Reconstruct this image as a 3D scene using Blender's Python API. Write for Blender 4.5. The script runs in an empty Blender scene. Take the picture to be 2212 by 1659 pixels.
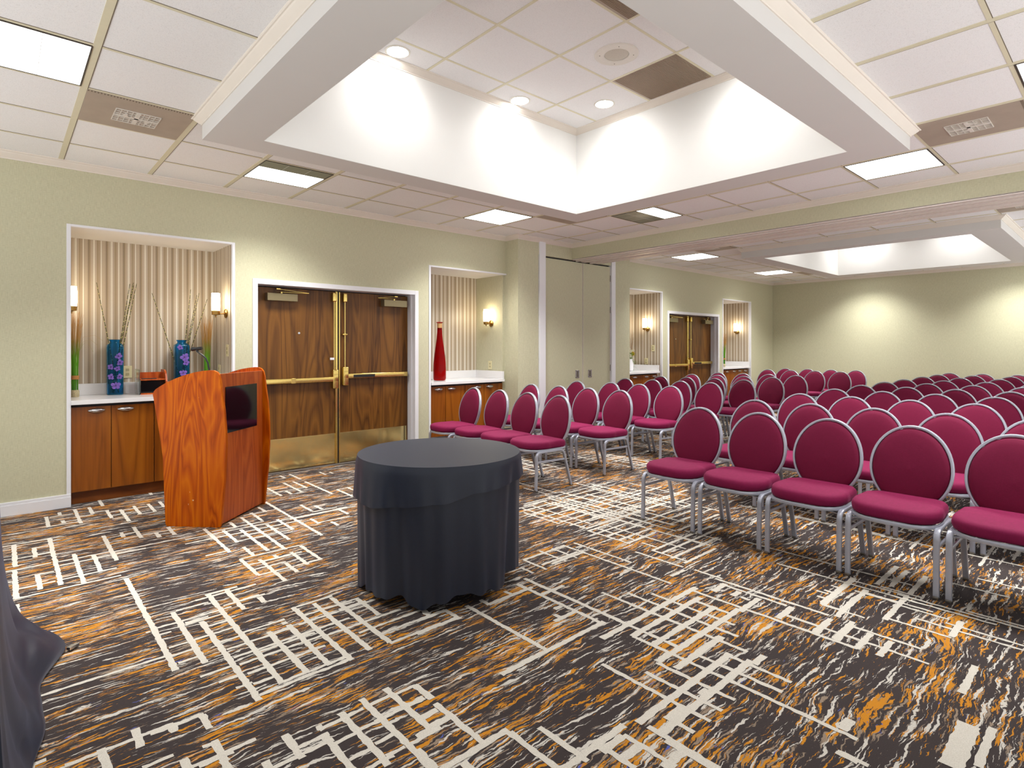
import bpy, bmesh, math, random
from mathutils import Vector, Matrix
PI = math.pi
random.seed(7)
S = bpy.context.scene
COL = S.collection

# ------------------------------------------------------------------ helpers
def srgb(r, g, b):
    f = lambda c: (c/255/12.92) if c/255 <= .04045 else ((c/255+.055)/1.055)**2.4
    return (f(r), f(g), f(b), 1.0)

class NT:
    """small node-tree writer"""
    def __init__(s, name):
        s.m = bpy.data.materials.new(name); s.m.use_nodes = True
        s.t = s.m.node_tree; s.b = s.t.nodes['Principled BSDF']
        s.out = s.t.nodes['Material Output']
    def n(s, typ, **kw):
        nd = s.t.nodes.new('ShaderNode'+typ)
        for k, v in kw.items():
            if k.startswith('i_'):
                key = k[2:]; key = int(key) if key.isdigit() else key.replace('_', ' ')
                nd.inputs[key].default_value = v
            else: setattr(nd, k, v)
        return nd
    def l(s, a, b): s.t.links.new(a, b)
    def coord(s, scale=(1, 1, 1), rot=(0, 0, 0), kind='Object'):
        tc = s.n('TexCoord'); mp = s.n('Mapping'); mp.inputs['Scale'].default_value = scale; mp.inputs['Rotation'].default_value = rot
        s.l(tc.outputs[kind], mp.inputs['Vector']); return mp.outputs['Vector']
    def noise(s, vec, scale, detail=3, rough=.5, dist=0.0):
        nd = s.n('TexNoise'); nd.inputs['Scale'].default_value = scale; nd.inputs['Detail'].default_value = detail
        nd.inputs['Roughness'].default_value = rough; nd.inputs['Distortion'].default_value = dist
        s.l(vec, nd.inputs['Vector']); return nd.outputs['Fac']
    def ramp(s, fac, stops, interp='LINEAR'):
        r = s.n('ValToRGB'); cr = r.color_ramp; cr.interpolation = interp
        while len(cr.elements) > 1: cr.elements.remove(cr.elements[-1])
        cr.elements[0].position = stops[0][0]; cr.elements[0].color = stops[0][1]
        for p, c in stops[1:]:
            e = cr.elements.new(p); e.color = c
        s.l(fac, r.inputs['Fac']); return r.outputs['Color']
    def mix(s, fac, a, b, mode='MIX'):
        m = s.n('Mix', data_type='RGBA', blend_type=mode)
        if isinstance(fac, (int, float)): m.inputs[0].default_value = fac
        else: s.l(fac, m.inputs[0])
        for i, v in ((6, a), (7, b)):
            if isinstance(v, tuple): m.inputs[i].default_value = v
            else: s.l(v, m.inputs[i])
        return m.outputs[2]
    def math(s, op, a, b=0.0, clamp=False):
        m = s.n('Math', operation=op); m.use_clamp = clamp
        for i, v in ((0, a), (1, b)):
            if isinstance(v, (int, float)): m.inputs[i].default_value = v
            else: s.l(v, m.inputs[i])
        return m.outputs[0]
    def bump(s, h, strength=.3, dist=.002):
        b = s.n('Bump'); b.inputs['Strength'].default_value = strength; b.inputs['Distance'].default_value = dist
        s.l(h, b.inputs['Height']); s.l(b.outputs[0], s.b.inputs['Normal'])
    def set(s, col=None, rough=None, metal=None, **kw):
        if col is not None:
            if isinstance(col, tuple): s.b.inputs['Base Color'].default_value = col
            else: s.l(col, s.b.inputs['Base Color'])
        if rough is not None:
            if isinstance(rough, (int, float)): s.b.inputs['Roughness'].default_value = rough
            else: s.l(rough, s.b.inputs['Roughness'])
        if metal is not None: s.b.inputs['Metallic'].default_value = metal
        for k, v in kw.items(): s.b.inputs[k.replace('_', ' ')].default_value = v
        return s.m

def flat(name, col, rough=.5, metal=0.0, var=.06, scale=30, **kw):
    t = NT(name); v = t.coord(); f = t.noise(v, scale, 3)
    a = tuple(max(0, c*(1-var)) for c in col[:3])+(1,); b = tuple(min(1, c*(1+var)) for c in col[:3])+(1,)
    t.set(t.mix(f, a, b), rough, metal, **kw); return t.m

def emis(name, col, strength):
    t = NT(name); e = t.n('Emission'); e.inputs['Color'].default_value = col; e.inputs['Strength'].default_value = strength
    t.l(e.outputs[0], t.out.inputs['Surface']); return t.m

class MB(object):
    """bmesh with shape adders; everything ends up in ONE mesh object"""
    def __init__(s): s.b = bmesh.new(); s.mi = 0
    def _mark(s, fs):
        for f in fs: f.material_index = s.mi
    def box(s, x0, x1, y0, y1, z0, z1, bev=0.0, seg=2):
        b = bmesh.new(); bmesh.ops.create_cube(b, size=1)
        for v in b.verts:
            v.co = Vector(((x0+x1)/2+v.co.x*(x1-x0), (y0+y1)/2+v.co.y*(y1-y0), (z0+z1)/2+v.co.z*(z1-z0)))
        if bev > 0: bmesh.ops.bevel(b, geom=b.edges[:], offset=bev, segments=seg, affect='EDGES', profile=.6)
        s.join(b); return s
    def join(s, b, M=None):
        vm = {}
        for v in b.verts: vm[v] = s.b.verts.new(M @ v.co if M is not None else v.co)
        for f in b.faces:
            try: nf = s.b.faces.new([vm[v] for v in f.verts]); nf.material_index = s.mi
            except ValueError: pass
        b.free()
    def face(s, pts):
        f = s.b.faces.new([s.b.verts.new(p) for p in pts]); f.material_index = s.mi; return s
    def prism(s, outline, t0, t1, fn, bev=0.0):
        """outline of (a,b) pairs extruded from t0 to t1, mapped by fn(a,b,t)"""
        b = bmesh.new(); n = len(outline)
        A = [b.verts.new(fn(a, c, t0)) for a, c in outline]; B = [b.verts.new(fn(a, c, t1)) for a, c in outline]
        b.faces.new(A[::-1]); b.faces.new(B)
        for i in range(n): b.faces.new([A[i], A[(i+1) % n], B[(i+1) % n], B[i]])
        bmesh.ops.recalc_face_normals(b, faces=b.faces[:])
        if bev > 0:
            es = [e for e in b.edges if any(len(f.verts) > 4 for f in e.link_faces)]
            bmesh.ops.bevel(b, geom=es, offset=bev, segments=2, affect='EDGES')
        s.join(b); return s
    def lathe(s, prof, c=(0, 0, 0), n=32, M=None, cap=True):
        """prof list of (r,z)"""
        rings = []
        for r, z in prof:
            ring = []
            for k in range(n):
                a = 2*PI*k/n; p = Vector((r*math.cos(a), r*math.sin(a), z))
                if M is not None: p = M @ p
                ring.append(s.b.verts.new(p+Vector(c)))
            rings.append(ring)
        for i in range(len(rings)-1):
            for k in range(n):
                f = s.b.faces.new([rings[i][k], rings[i][(k+1) % n], rings[i+1][(k+1) % n], rings[i+1][k]]); f.material_index = s.mi
        if cap:
            for r, flip in ((rings[0], True), (rings[-1], False)):
                f = s.b.faces.new(r[::-1] if flip else r); f.material_index = s.mi
        return s
    def tube(s, pts, w, h=None, n=10, closed=False, up=(0, 0, 1), power=2.0, taper=None):
        """sweep of a (super)elliptic section half-sizes w (sideways) and h (towards up)"""
        h = h or w; pts = [Vector(p) for p in pts]; N = len(pts); rings = []
        upv = Vector(up)
        for i, p in enumerate(pts):
            if closed: d = pts[(i+1) % N]-pts[i-1]
            else: d = pts[min(i+1, N-1)]-pts[max(i-1, 0)]
            d.normalize(); sd = d.cross(upv)
            if sd.length < 1e-4: sd = d.cross(Vector((1, 0, 0)))
            sd.normalize(); u2 = sd.cross(d).normalized(); k = taper(i/(N-1)) if taper else 1
            ring = []
            for j in range(n):
                a = 2*PI*(j+.5)/n; ca, sa = math.cos(a), math.sin(a)
                ca = math.copysign(abs(ca)**(2/power), ca); sa = math.copysign(abs(sa)**(2/power), sa)
                ring.append(s.b.verts.new(p+sd*ca*w*k+u2*sa*h*k))
            rings.append(ring)
        for i in range(N if closed else N-1):
            A, B = rings[i], rings[(i+1) % N]
            for j in range(n):
                f = s.b.faces.new([A[j], A[(j+1) % n], B[(j+1) % n], B[j]]); f.material_index = s.mi
        if not closed:
            f = s.b.faces.new(rings[0][::-1]); f.material_index = s.mi
            f = s.b.faces.new(rings[-1]); f.material_index = s.mi
        return s
    def grid(s, fn, nu, nv, closeu=False):
        V = [[s.b.verts.new(fn(i/(nu if closeu else nu-1), j/(nv-1))) for j in range(nv)] for i in range(nu)]
        for i in range(nu if closeu else nu-1):
            for j in range(nv-1):
                f = s.b.faces.new([V[i][j], V[(i+1) % nu][j], V[(i+1) % nu][j+1], V[i][j+1]]); f.material_index = s.mi
        return s
    def obj(s, name, mat, parent=None, smooth=False, angle=.7, recalc=True, **props):
        if recalc: bmesh.ops.recalc_face_normals(s.b, faces=s.b.faces[:])
        me = bpy.data.meshes.new(name); s.b.to_mesh(me); s.b.free()
        for m in (mat if isinstance(mat, (list, tuple)) else [mat]): me.materials.append(m)
        if smooth:
            me.shade_smooth(); me.set_sharp_from_angle(angle=angle)
        o = bpy.data.objects.new(name, me); COL.objects.link(o)
        if parent is not None: o.parent = parent
        for k, v in props.items(): o[k] = v
        return o

def thing(name, label, cat, loc=(0, 0, 0), rz=0.0, group=None):
    o = bpy.data.objects.new(name, None); COL.objects.link(o); o.empty_display_size = .1
    o.location = loc; o.rotation_euler = (0, 0, rz); o['label'] = label; o['category'] = cat
    if group: o['group'] = group
    return o
def tag(o, label, cat, group=None):
    o['label'] = label; o['category'] = cat
    if group: o['group'] = group
    return o
def struct(o): o['kind'] = 'structure'; return o
def copy_tree(o, parent=None):
    c = o.copy(); COL.objects.link(c)
    if parent is not None: c.parent = parent
    for ch in list(o.children): copy_tree(ch, c)
    return c

# ------------------------------------------------------------------ materials
def m_wallpaper():
    t = NT('green_grasscloth'); v = t.coord((1, 1, 1))
    a = t.noise(t.coord((40, 40, 320)), 1, 3); b = t.noise(t.coord((260, 260, 20)), 1, 3)
    w = t.mix(.5, a, b); big = t.noise(v, 1.2, 3)
    c = t.ramp(w, [(.3, srgb(174, 172, 144)), (.5, srgb(192, 190, 161)), (.7, srgb(206, 204, 177))])
    c = t.mix(t.math('MULTIPLY', big, .25), c, srgb(184, 181, 154))
    t.set(c, .75); t.bump(w, .25, .001); return t.m
def m_stripes():
    t = NT('striped_wallpaper'); tc = t.n('TexCoord'); sp = t.n('SeparateXYZ'); t.l(tc.outputs['Object'], sp.inputs[0])
    u = t.math('ADD', sp.outputs[0], sp.outputs[1]); fr = t.math('FRACT', t.math('MULTIPLY', u, 1/.135))
    W = srgb(222, 217, 205); L = srgb(205, 196, 180); T = srgb(168, 150, 124); B = srgb(148, 131, 108); P = srgb(186, 171, 150)
    c = t.ramp(fr, [(0, W), (.15, B), (.18, L), (.22, T), (.34, P), (.37, T), (.42, L), (.46, W), (.54, B), (.56, P), (.62, L), (.66, T), (.70, L), (.73, B), (.82, T), (.88, P), (.93, L), (.96, T)], 'CONSTANT')
    n = t.noise(t.coord((1, 1, 1)), 60, 2)
    t.set(t.mix(t.math('MULTIPLY', n, .12), c, srgb(140, 130, 115)), .42); return t.m
def m_tile():
    t = NT('ceiling_tile'); v = t.coord(); n = t.noise(v, 260, 2, .6); n2 = t.noise(v, 2.2, 3)
    c = t.ramp(n, [(.30, srgb(212, 211, 212)), (.42, srgb(234, 234, 236)), (.8, srgb(240, 240, 241))])
    c = t.mix(t.math('MULTIPLY', n2, .18), c, srgb(222, 218, 212)); t.set(c, .9); t.bump(n, .3, .001); return t.m
def m_wood(name, dark, mid, light, grain=(9, 9, .7), fig=2.6, rough=.35, coat=.25, kind='Object', contrast=1.0, seed=0.0):
    t = NT(name); v0 = t.coord(grain, kind=kind)
    off = t.n('VectorMath', operation='ADD'); off.inputs[1].default_value = (seed, seed*.7, seed*1.3); t.l(v0, off.inputs[0]); v = off.outputs[0]
    n1 = t.noise(v, fig*.35, 2, .5, 1.2)
    w = t.math('FRACT', t.math('MULTIPLY', n1, 9*contrast))
    tri = t.math('ABSOLUTE', t.math('SUBTRACT', t.math('MULTIPLY', w, 2), 1))
    fine = t.noise(t.coord((grain[0]*14, grain[1]*14, grain[2]*3), kind=kind), 1, 3)
    blot = t.noise(v, .9, 2)
    f = t.math('ADD', t.math('MULTIPLY', tri, .35), t.math('ADD', t.math('MULTIPLY', fine, .35), t.math('MULTIPLY', blot, .4)))
    c = t.ramp(f, [(.25, dark), (.5, mid), (.78, light)])
    t.set(c, rough); t.b.inputs['Coat Weight'].default_value = coat; t.b.inputs['Coat Roughness'].default_value = .2
    t.b.inputs['Specular IOR Level'].default_value = .3; t.bump(fine, .06, .001); return t.m
def m_carpet():
    t = NT('patterned_carpet')
    v = t.coord((1, 1, 1)); xs = t.n('SeparateXYZ'); t.l(v, xs.inputs[0])
    # gentle wander of the streaks, stronger across the room
    wob = t.noise(t.coord((.9, 1.6, 1)), 2.6, 2)
    wx = t.math('MULTIPLY', t.math('SUBTRACT', wob, .5), .10)
    jit = t.math('MULTIPLY', t.math('SUBTRACT', t.noise(t.coord((26, 30, 1)), 1, 2), .5), .022)
    yy = t.math('ADD', t.math('ADD', xs.outputs[1], wx), jit)
    cb = t.n('CombineXYZ'); t.l(xs.outputs[0], cb.inputs[0]); t.l(yy, cb.inputs[1])
    def streak(sx, sy, det=4, dist=.3, off=0.0, rough=.65):
        m = t.n('Mapping'); m.inputs['Scale'].default_value = (sx, sy, 1); m.inputs['Location'].default_value = (off, off*1.7, off)
        t.l(cb.outputs[0], m.inputs['Vector']); return t.noise(m.outputs['Vector'], 1, det, rough, dist)
    pile = t.noise(v, 420, 2); pile2 = t.noise(v, 130, 2)
    base = t.mix(pile, srgb(30, 23, 24), srgb(66, 55, 54))
    patch = t.noise(t.coord((1.6, 3.2, 1)), 1.3, 3)                # where the streaks gather
    pm = t.math('MULTIPLY', t.math('SUBTRACT', patch, .5), .46)
    edge = t.math('MULTIPLY', t.math('SUBTRACT', pile2, .5), .07)
    def layer(col, fac_noise, thr, base, k=1.0):
        f = t.math('ADD', t.math('ADD', fac_noise, t.math('MULTIPLY', pm, k)), edge)
        g = t.math('MULTIPLY', t.math('SUBTRACT', f, thr), 45, clamp=True)
        return t.mix(g, base, col)
    org = t.mix(pile, srgb(164, 102, 2), srgb(224, 150, 16))
    c = layer(t.mix(pile, srgb(112, 94, 78), srgb(166, 148, 128)), streak(7, 80, 3, .0, 3.1), .590, base)
    c = layer(org, streak(8, 95, 3, .0, 9.4, .6), .583, c)
    c = layer(org, streak(6, 52, 3, .0, 31.7, .6), .69, c, 1.3)
    c = layer(srgb(78, 92, 170), streak(10, 70, 3, .0, 17.9), .70, c)
    c = layer(t.mix(pile, srgb(176, 170, 160), srgb(226, 222, 214)), streak(4.6, 62, 3, .0, 23.3), .588, c, -.1)
    t.set(c, .95); t.bump(pile, .6, .004); return t.m
def m_carpet_line():
    t = NT('carpet_line_yarn'); v = t.coord(); n = t.noise(v, 420, 2)
    t.set(t.mix(n, srgb(176, 170, 158), srgb(236, 231, 221)), .95); t.bump(n, .6, .004); return t.m
def m_fabric(name, a, b, sheen=.4, tint=None):
    t = NT(name); n = t.mix(.5, t.noise(t.coord((30, 500, 60)), 1, 3), t.noise(t.coord((30, 60, 500)), 1, 3))
    t.set(t.mix(n, a, b), .8); t.b.inputs['Specular IOR Level'].default_value = .25; t.b.inputs['Sheen Weight'].default_value = sheen; t.b.inputs['Sheen Roughness'].default_value = .4
    if tint: t.b.inputs['Sheen Tint'].default_value = tint
    t.bump(n, .3, .001); return t.m

M = {}
M['wall'] = m_wallpaper(); M['stripe'] = m_stripes(); M['tile'] = m_tile()
M['tee'] = flat('cream_grid_metal', srgb(214, 208, 182), .5, 0, .04)
M['teedark'] = flat('grid_shadow_gap', srgb(112, 100, 84), .8, 0, .05)
M['soffit'] = flat('soffit_paint', srgb(210, 208, 206), .85, 0, .02, 4)
M['wellwhite'] = flat('white_well_paint', srgb(228, 228, 226), .8, 0, .02, 3)
M['crown'] = flat('cream_moulding', srgb(222, 214, 204), .55, 0, .03, 6)
M['white'] = flat('white_trim_paint', srgb(226, 227, 232), .4, 0, .02, 6)
M['carpet'] = m_carpet(); M['line'] = m_carpet_line()
M['door'] = m_wood('walnut_door_veneer', srgb(64, 36, 8), srgb(100, 62, 20), srgb(122, 80, 28), (6, 6, .6), 2.4, .4, .12, contrast=.6)
M['cab'] = m_wood('cherry_cabinet_veneer', srgb(104, 52, 6), srgb(134, 72, 10), srgb(150, 86, 16), (6, 6, .5), 1.6, .35, .2, contrast=.5, seed=4)
M['toe'] = m_wood('cherry_plinth', srgb(92, 44, 10), srgb(118, 60, 18), srgb(138, 76, 24), (.6, 6, 6), 1.6, .4, .1, contrast=.5, seed=4)
M['podium'] = m_wood('orange_cherry_laminate', srgb(132, 50, 0), srgb(174, 76, 0), srgb(198, 102, 0), (5.5, 5.5, 1.2), 2.3, .42, .08, contrast=1.0, seed=9)
M['podfront'] = m_wood('red_cherry_laminate', srgb(142, 56, 14), srgb(170, 76, 24), srgb(190, 96, 36), (7, 7, .6), 2.2, .4, .1, contrast=.9, seed=2)
M['brass'] = flat('polished_brass', srgb(232, 204, 122), .2, 1, .04, 8)
M['brassdull'] = flat('kick_plate_brass', srgb(238, 220, 158), .15, 1, .05, 3)
M['bronze'] = flat('bronze_grey_metal', srgb(140, 128, 98), .35, .7, .04)
M['antique'] = flat('antique_brass', srgb(150, 116, 62), .3, 1, .05)
M['silver'] = flat('silver_grey_powder_coat', srgb(172, 176, 190), .32, .35, .05, 60)
M['glide'] = flat('grey_steel_glide', srgb(128, 122, 114), .35, .8, .05)
M['chrome'] = flat('brushed_nickel', srgb(206, 206, 208), .22, 1, .03)
M['burg'] = m_fabric('burgundy_upholstery', srgb(96, 5, 46), srgb(136, 18, 76), .12, srgb(230, 120, 170))
M['burgb'] = m_fabric('burgundy_back_upholstery', srgb(88, 5, 38), srgb(124, 16, 62), .10, srgb(220, 110, 150))  # seat fabric darkened, painting in the shade on the chair backs
M['black'] = m_fabric('black_stretch_cloth', srgb(9, 17, 34), srgb(17, 29, 52), .12, srgb(130, 150, 200)); M['black'].node_tree.nodes['Principled BSDF'].inputs['Roughness'].default_value = .5; M['black'].node_tree.nodes['Principled BSDF'].inputs['Specular IOR Level'].default_value = .6; M['black'].node_tree.nodes['Principled BSDF'].inputs['Roughness'].default_value = .5
M['blacktop'] = M['black']
M['quartz'] = flat('white_quartz', srgb(226, 226, 228), .15, 0, .04, 9)
M['darkgap'] = flat('black_shadow_strip', srgb(34, 30, 36), .7)
M['glassblk'] = flat('glossy_black_panel', srgb(16, 16, 18), .06, 0, .05)
M['plastic'] = flat('black_plastic', srgb(26, 26, 28), .35)
M['ivory'] = flat('ivory_plastic', srgb(218, 210, 168), .4)
M['lens'] = emis('troffer_lens_lit', (1, .985, .96, 1), 3.5)
M['lensoff'] = flat('unlit_troffer_lens', srgb(122, 124, 104), .35)  # olive tone painting in the louvre shade across part of a lens
M['lensrib'] = flat('troffer_lens_rib', srgb(215, 216, 214), .4)
M['frameblk'] = flat('dark_troffer_frame', srgb(62, 54, 48), .5)
M['down'] = emis('downlight_lens', (1, .98, .94, 1), 60)
M['shade'] = emis('lit_opal_shade', (1, .82, .56, 1), 20)
M['vent'] = flat('dusty_vent_metal', srgb(168, 154, 140), .55, .1, .12, 7)
M['ventlight'] = flat('clean_diffuser_metal', srgb(214, 208, 200), .5)
M['spk'] = flat('white_speaker_metal', srgb(222, 218, 210), .5)
M['partition'] = M['wall']
M['strawg'] = None

def m_straw():
    t = NT('dyed_grass'); tc = t.n('TexCoord'); sp = t.n('SeparateXYZ'); t.l(tc.outputs['Object'], sp.inputs[0])
    n = t.noise(t.coord((90, 90, 6)), 1, 2)
    z = t.math('ADD', sp.outputs[2], t.math('MULTIPLY', t.math('SUBTRACT', n, .5), .16))
    c = t.ramp(z, [(.0, srgb(62, 128, 22)), (.33, srgb(104, 172, 30)), (.44, srgb(146, 150, 62)), (.52, srgb(186, 142, 66)), (.75, srgb(172, 118, 54))])
    t.set(c, .6); return t.m
M['straw'] = m_straw()
M['bamboo'] = flat('olive_bamboo', srgb(86, 84, 40), .45, 0, .3, 40)
M['node'] = flat('pale_bamboo_node', srgb(196, 190, 120), .5)
def m_glass(name, col, rough=.03, trans=.9):
    t = NT(name); t.set(col, rough); t.b.inputs['Transmission Weight'].default_value = trans; t.b.inputs['IOR'].default_value = 1.2; return t.m
M['teal'] = m_glass('teal_glass', srgb(84, 182, 236), .03, .95)
M['red'] = m_glass('ruby_glass', srgb(205, 16, 18), .04, .8)
M['clear'] = m_glass('clear_acrylic', srgb(225, 232, 230), .03, .92)
M['orchid'] = flat('violet_petals', srgb(112, 84, 172), .5, 0, .45, 60)
M['orchidd'] = flat('deep_violet_centre', srgb(70, 30, 110), .5)
M['stemg'] = flat('green_stem', srgb(30, 96, 52), .5)
M['cork'] = flat('cork', srgb(202, 156, 104), .8, 0, .2, 80)
M['raffia'] = flat('raffia_band', srgb(168, 118, 62), .8)
M['pebble'] = flat('pebble_foot', srgb(176, 164, 130), .7, 0, .5, 90)
M['leaf'] = flat('fresh_leaf_green', srgb(46, 136, 48), .5, 0, .3, 50)
M['yellow'] = flat('yellow_petals', srgb(238, 186, 22), .5)
M['cream'] = flat('cream_blossom', srgb(236, 232, 214), .6)
M['twig'] = flat('brown_twig', srgb(120, 84, 50), .7)

M['podium'].node_tree.nodes['Principled BSDF'].inputs['Specular IOR Level'].default_value = .14
# ------------------------------------------------------------------ dimensions (metres)
CAM_Z = 1.32
ZC = CAM_Z+1.513          # tile ceiling
ZS = CAM_Z+1.367          # underside of the soffit frames
ZW = CAM_Z+2.225          # ceiling of the light wells
YL = 5.90                 # left wall
YP = 5.656                # pier face round the partition pocket
XN, XF = -1.30, 13.72     # wall behind the camera / far wall
YR = -0.68                # right wall
HX0, HX1, HZ = 6.30, 6.905, CAM_Z+1.295   # header beam
P0X, P1X = 5.21, 7.72     # pier extents
YB = 6.52                 # back of the niches
DOOR_Y = 6.05

# ------------------------------------------------------------------ floor + woven line pattern
F_PX, CXP, Y0P, YAW = 1224.99, 1105.98, 748.31, math.radians(47.9554)
cc, ss = math.cos(YAW), math.sin(YAW)
def fl(px, py):   # photo pixel measured on the carpet -> floor point
    a = (px-CXP)/F_PX; k = -CAM_Z/((Y0P-py)/F_PX); return ((cc+a*ss)*k, (ss-a*cc)*k)

# pattern lines measured off the photograph's carpet: origin x, origin y, zoom, then
# v lines (run across the room) x1,y1,x2 and h lines (run along the room) x1,y1,x2
LINES = [
 (0, 1250, 4.0, .025, [(1090,0,1520),(1490,290,1770),(215,1080,262),(1165,1300,1220),(880,1470,985),(1480,1260,1510),(1745,1180,1810),(1850,1400,1950),(1930,1570,2010),(1590,1560,1640),(140,225,160)],
  .018, [(160,1075,1440),(160,1540,210),(150,1660,400),(560,1620,1500),(1300,1350,1760),(1750,1460,1880),(1230,1640,1500),(1640,1640,2212),(1730,850,2030),(1540,730,1720),(1480,670,1660),(1460,600,1620),(1350,430,2000),(1260,470,1300),(1370,490,1480),(1600,385,1800),(1520,280,1640),(1690,190,2212)]),
 (400, 1250, 4.0, .025, [(200,140,840),(140,370,640),(0,460,175),(350,95,510),(640,160,685),(720,460,1050),(890,400,1250),(930,250,1440),(1110,215,1600),(1260,165,1770),(1490,180,1680),
   (1340,1160,1760),(1520,1040,2190),(1725,950,2130),(1980,920,2130),(1210,1370,1480),(860,1350,1010),(1150,1270,1180),(690,1580,760),(2050,270,2110),(850,375,870)],
  .018, [(640,1010,1445),(440,950,580),(290,900,480),(60,535,440),(0,400,340),(190,415,400),(290,555,500),(360,615,560),(490,470,860),(550,550,900),(420,685,1150),(470,745,1180),(540,825,1210),(590,915,790),(620,640,1120),(850,890,1420),
   (170,145,450),(330,235,690),(500,180,640),(0,260,200),(930,255,1270),(1010,325,1500),(1080,365,1640),(1130,440,1420),(1330,270,1560),(1200,500,1860),(1500,470,2040),(1690,480,2212),(1770,560,2212),(980,400,1080),
   (1600,1090,1780),(1400,1190,1540),(1160,1310,1390),(1290,1430,1500),(1420,1570,1640),(760,1640,1280),(1640,1240,1960),(1800,1010,1990),(1900,1120,2070),(1510,1310,1700),(1640,1430,1840),(1740,1540,1900),(2010,1210,2170),(2080,1320,2212),(1950,1430,2212),(120,1630,420),(980,1460,1240),(1480,1700,1800)]),
 (900, 1250, 4.0, .024, [(430,235,1140),(870,50,1620),(930,0,1850),(160,1080,600),(800,1330,1230),(1060,1285,1480),(0,930,135),(0,1190,130),(240,270,375),(550,185,630),(760,110,830),(1190,310,1270),(400,1590,520),(60,290,110),(0,1480,170)],
  .027, [(730,830,1620),(200,1665,790),(1260,1655,1790),(1080,140,1270),(620,225,1000),(0,480,370),(0,370,250),(1190,370,1370),(1190,265,1250),(40,1210,180),(110,1290,320),(0,1060,60),(0,1370,150)]),
 (1300, 1250, 4.0, .020, [(0,120,1260),(220,125,1180),(430,130,1150),(800,110,2212),(1020,45,1600),(980,0,1960),(0,300,700),(270,500,2212),(480,730,1150),(375,810,1040),(0,740,940),(1100,670,1640),(850,670,1560),(400,1280,1020),(190,1350,640),(670,1260,800),(60,1490,290),
   (1600,320,2212),(1200,160,1280),(1860,150,1950),(1900,220,2060),(1920,100,1990),(1980,60,2050),(2020,1500,2212),(550,1400,1000),(820,200,1100)],
  .032, [(0,520,815),(260,500,850),(430,580,980),(600,650,1190),(640,780,1040),(480,720,590),(310,1250,1110),(520,1330,1290),(330,1440,190),(0,1500,185),(540,1640,710),(1520,345,1650),(1190,285,1360),(1840,475,1950),(2020,530,2160),(1910,215,2180),(2080,275,2212),(1310,740,1400),(2080,1310,2150),(1130,150,1190),(700,1110,560),(960,110,1070),(860,1010,920)]),
 (1659, 1250, 2.2965, .017, [(640,130,900),(600,200,910),(740,200,1270),(980,160,1270),(880,220,1270),(410,235,760),(400,5,700),(560,40,760),(430,60,660),(240,60,300),(345,855,500),(270,130,480),(1040,0,1270),(900,20,1200),(480,70,820),(100,185,800)],
  .026, [(1040,935,1115),(270,130,430),(340,190,490),(230,270,310),(330,300,420),(440,350,512),(550,385,612),(700,80,785),(610,40,690),(540,30,640),(580,205,690),(910,290,960),(960,570,1030)]),
 (1659, 1250, 2.2965, .02, [], .062, [(905,935,1000)]),
 (400, 1020, 3.175, .023, [(550,205,940),(130,390,310),(380,310,690),(450,280,530),(500,240,550),(260,400,360),(380,395,570),(305,345,350),(400,515,470),(380,600,500),(510,600,690),(560,360,715),(630,325,740),(790,505,930),(725,550,845),(690,625,770),(610,570,640),(790,225,870),(890,230,940),(1040,250,1120),(860,320,920),(1000,340,1050),(675,75,800),(740,65,835),(820,65,1010),(560,110,660),(690,130,730),(650,25,685),(715,15,795),(1040,120,1150),(1110,105,1170),(920,0,965),(990,0,1015)],
  .018, [(0,495,800),(0,465,1110),(360,475,740),(140,575,300),(370,600,780),(500,710,940),(430,640,720),(400,300,560),(180,410,540),(380,440,640),(560,150,840),(870,275,1040),(900,350,1130),(720,325,1170),(470,670,690),(540,610,800),(560,130,700),(1040,120,1170)]),
 (1110, 1040, 2.822, .018, [(300,390,960),(365,375,720),(60,480,200),(50,530,120),(155,425,320),(230,410,385),(450,300,710),(500,285,750),(550,265,1050),(645,240,1160),(370,10,930),(190,85,990),(465,110,680),(50,165,440),(60,190,280),(110,150,470),(170,120,510),(230,125,600),(740,430,1030),(840,420,1070),(780,375,870),(1100,540,1270),(60,40,400),(640,30,1000),(700,10,1060),(900,100,1270),(980,330,1200),(1040,300,1270)],
  .022, [(60,180,260),(110,200,340),(160,225,400),(220,240,440),(280,250,540),(340,270,600),(440,290,920),(450,305,650),(500,320,730),(570,335,780),(640,360,840),(700,375,850),(850,420,1210),(900,440,1270),(960,470,1240),(1040,500,1230),(60,480,310),(170,510,390),(240,500,430),(1000,300,1250),(740,80,900),(860,115,1060),(960,140,1130),(60,150,200),(230,505,320),(960,580,1040)]),
 (0, 1060, 3.173, .024, [(95,375,105),(232,392,243),(338,325,420),(505,435,575),(640,440,690),(100,550,112),(258,575,275),(708,310,800),(316,180,335),(512,130,555),(610,115,635),(430,205,437),(730,135,765),(825,130,885),(915,105,960),(1015,92,1065),(1090,75,1130),(830,288,850),(915,250,970),(1150,250,1200),(1070,290,1095),(675,60,705),(1020,10,1040),(405,150,412)],
  .020, [(0,390,330),(30,560,350),(110,470,345),(100,745,830),(110,680,380),(240,395,330),(250,440,340),(270,575,370),(400,490,760),(410,515,770),(570,580,800),(430,610,540),(340,185,500),(350,245,560),(440,215,540),(550,180,640),(620,155,720),(770,195,880),(770,170,900),(850,330,1200),(850,300,930),(780,420,1269),(780,440,1000),(750,150,1010),(940,165,1060)]),
]
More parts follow.
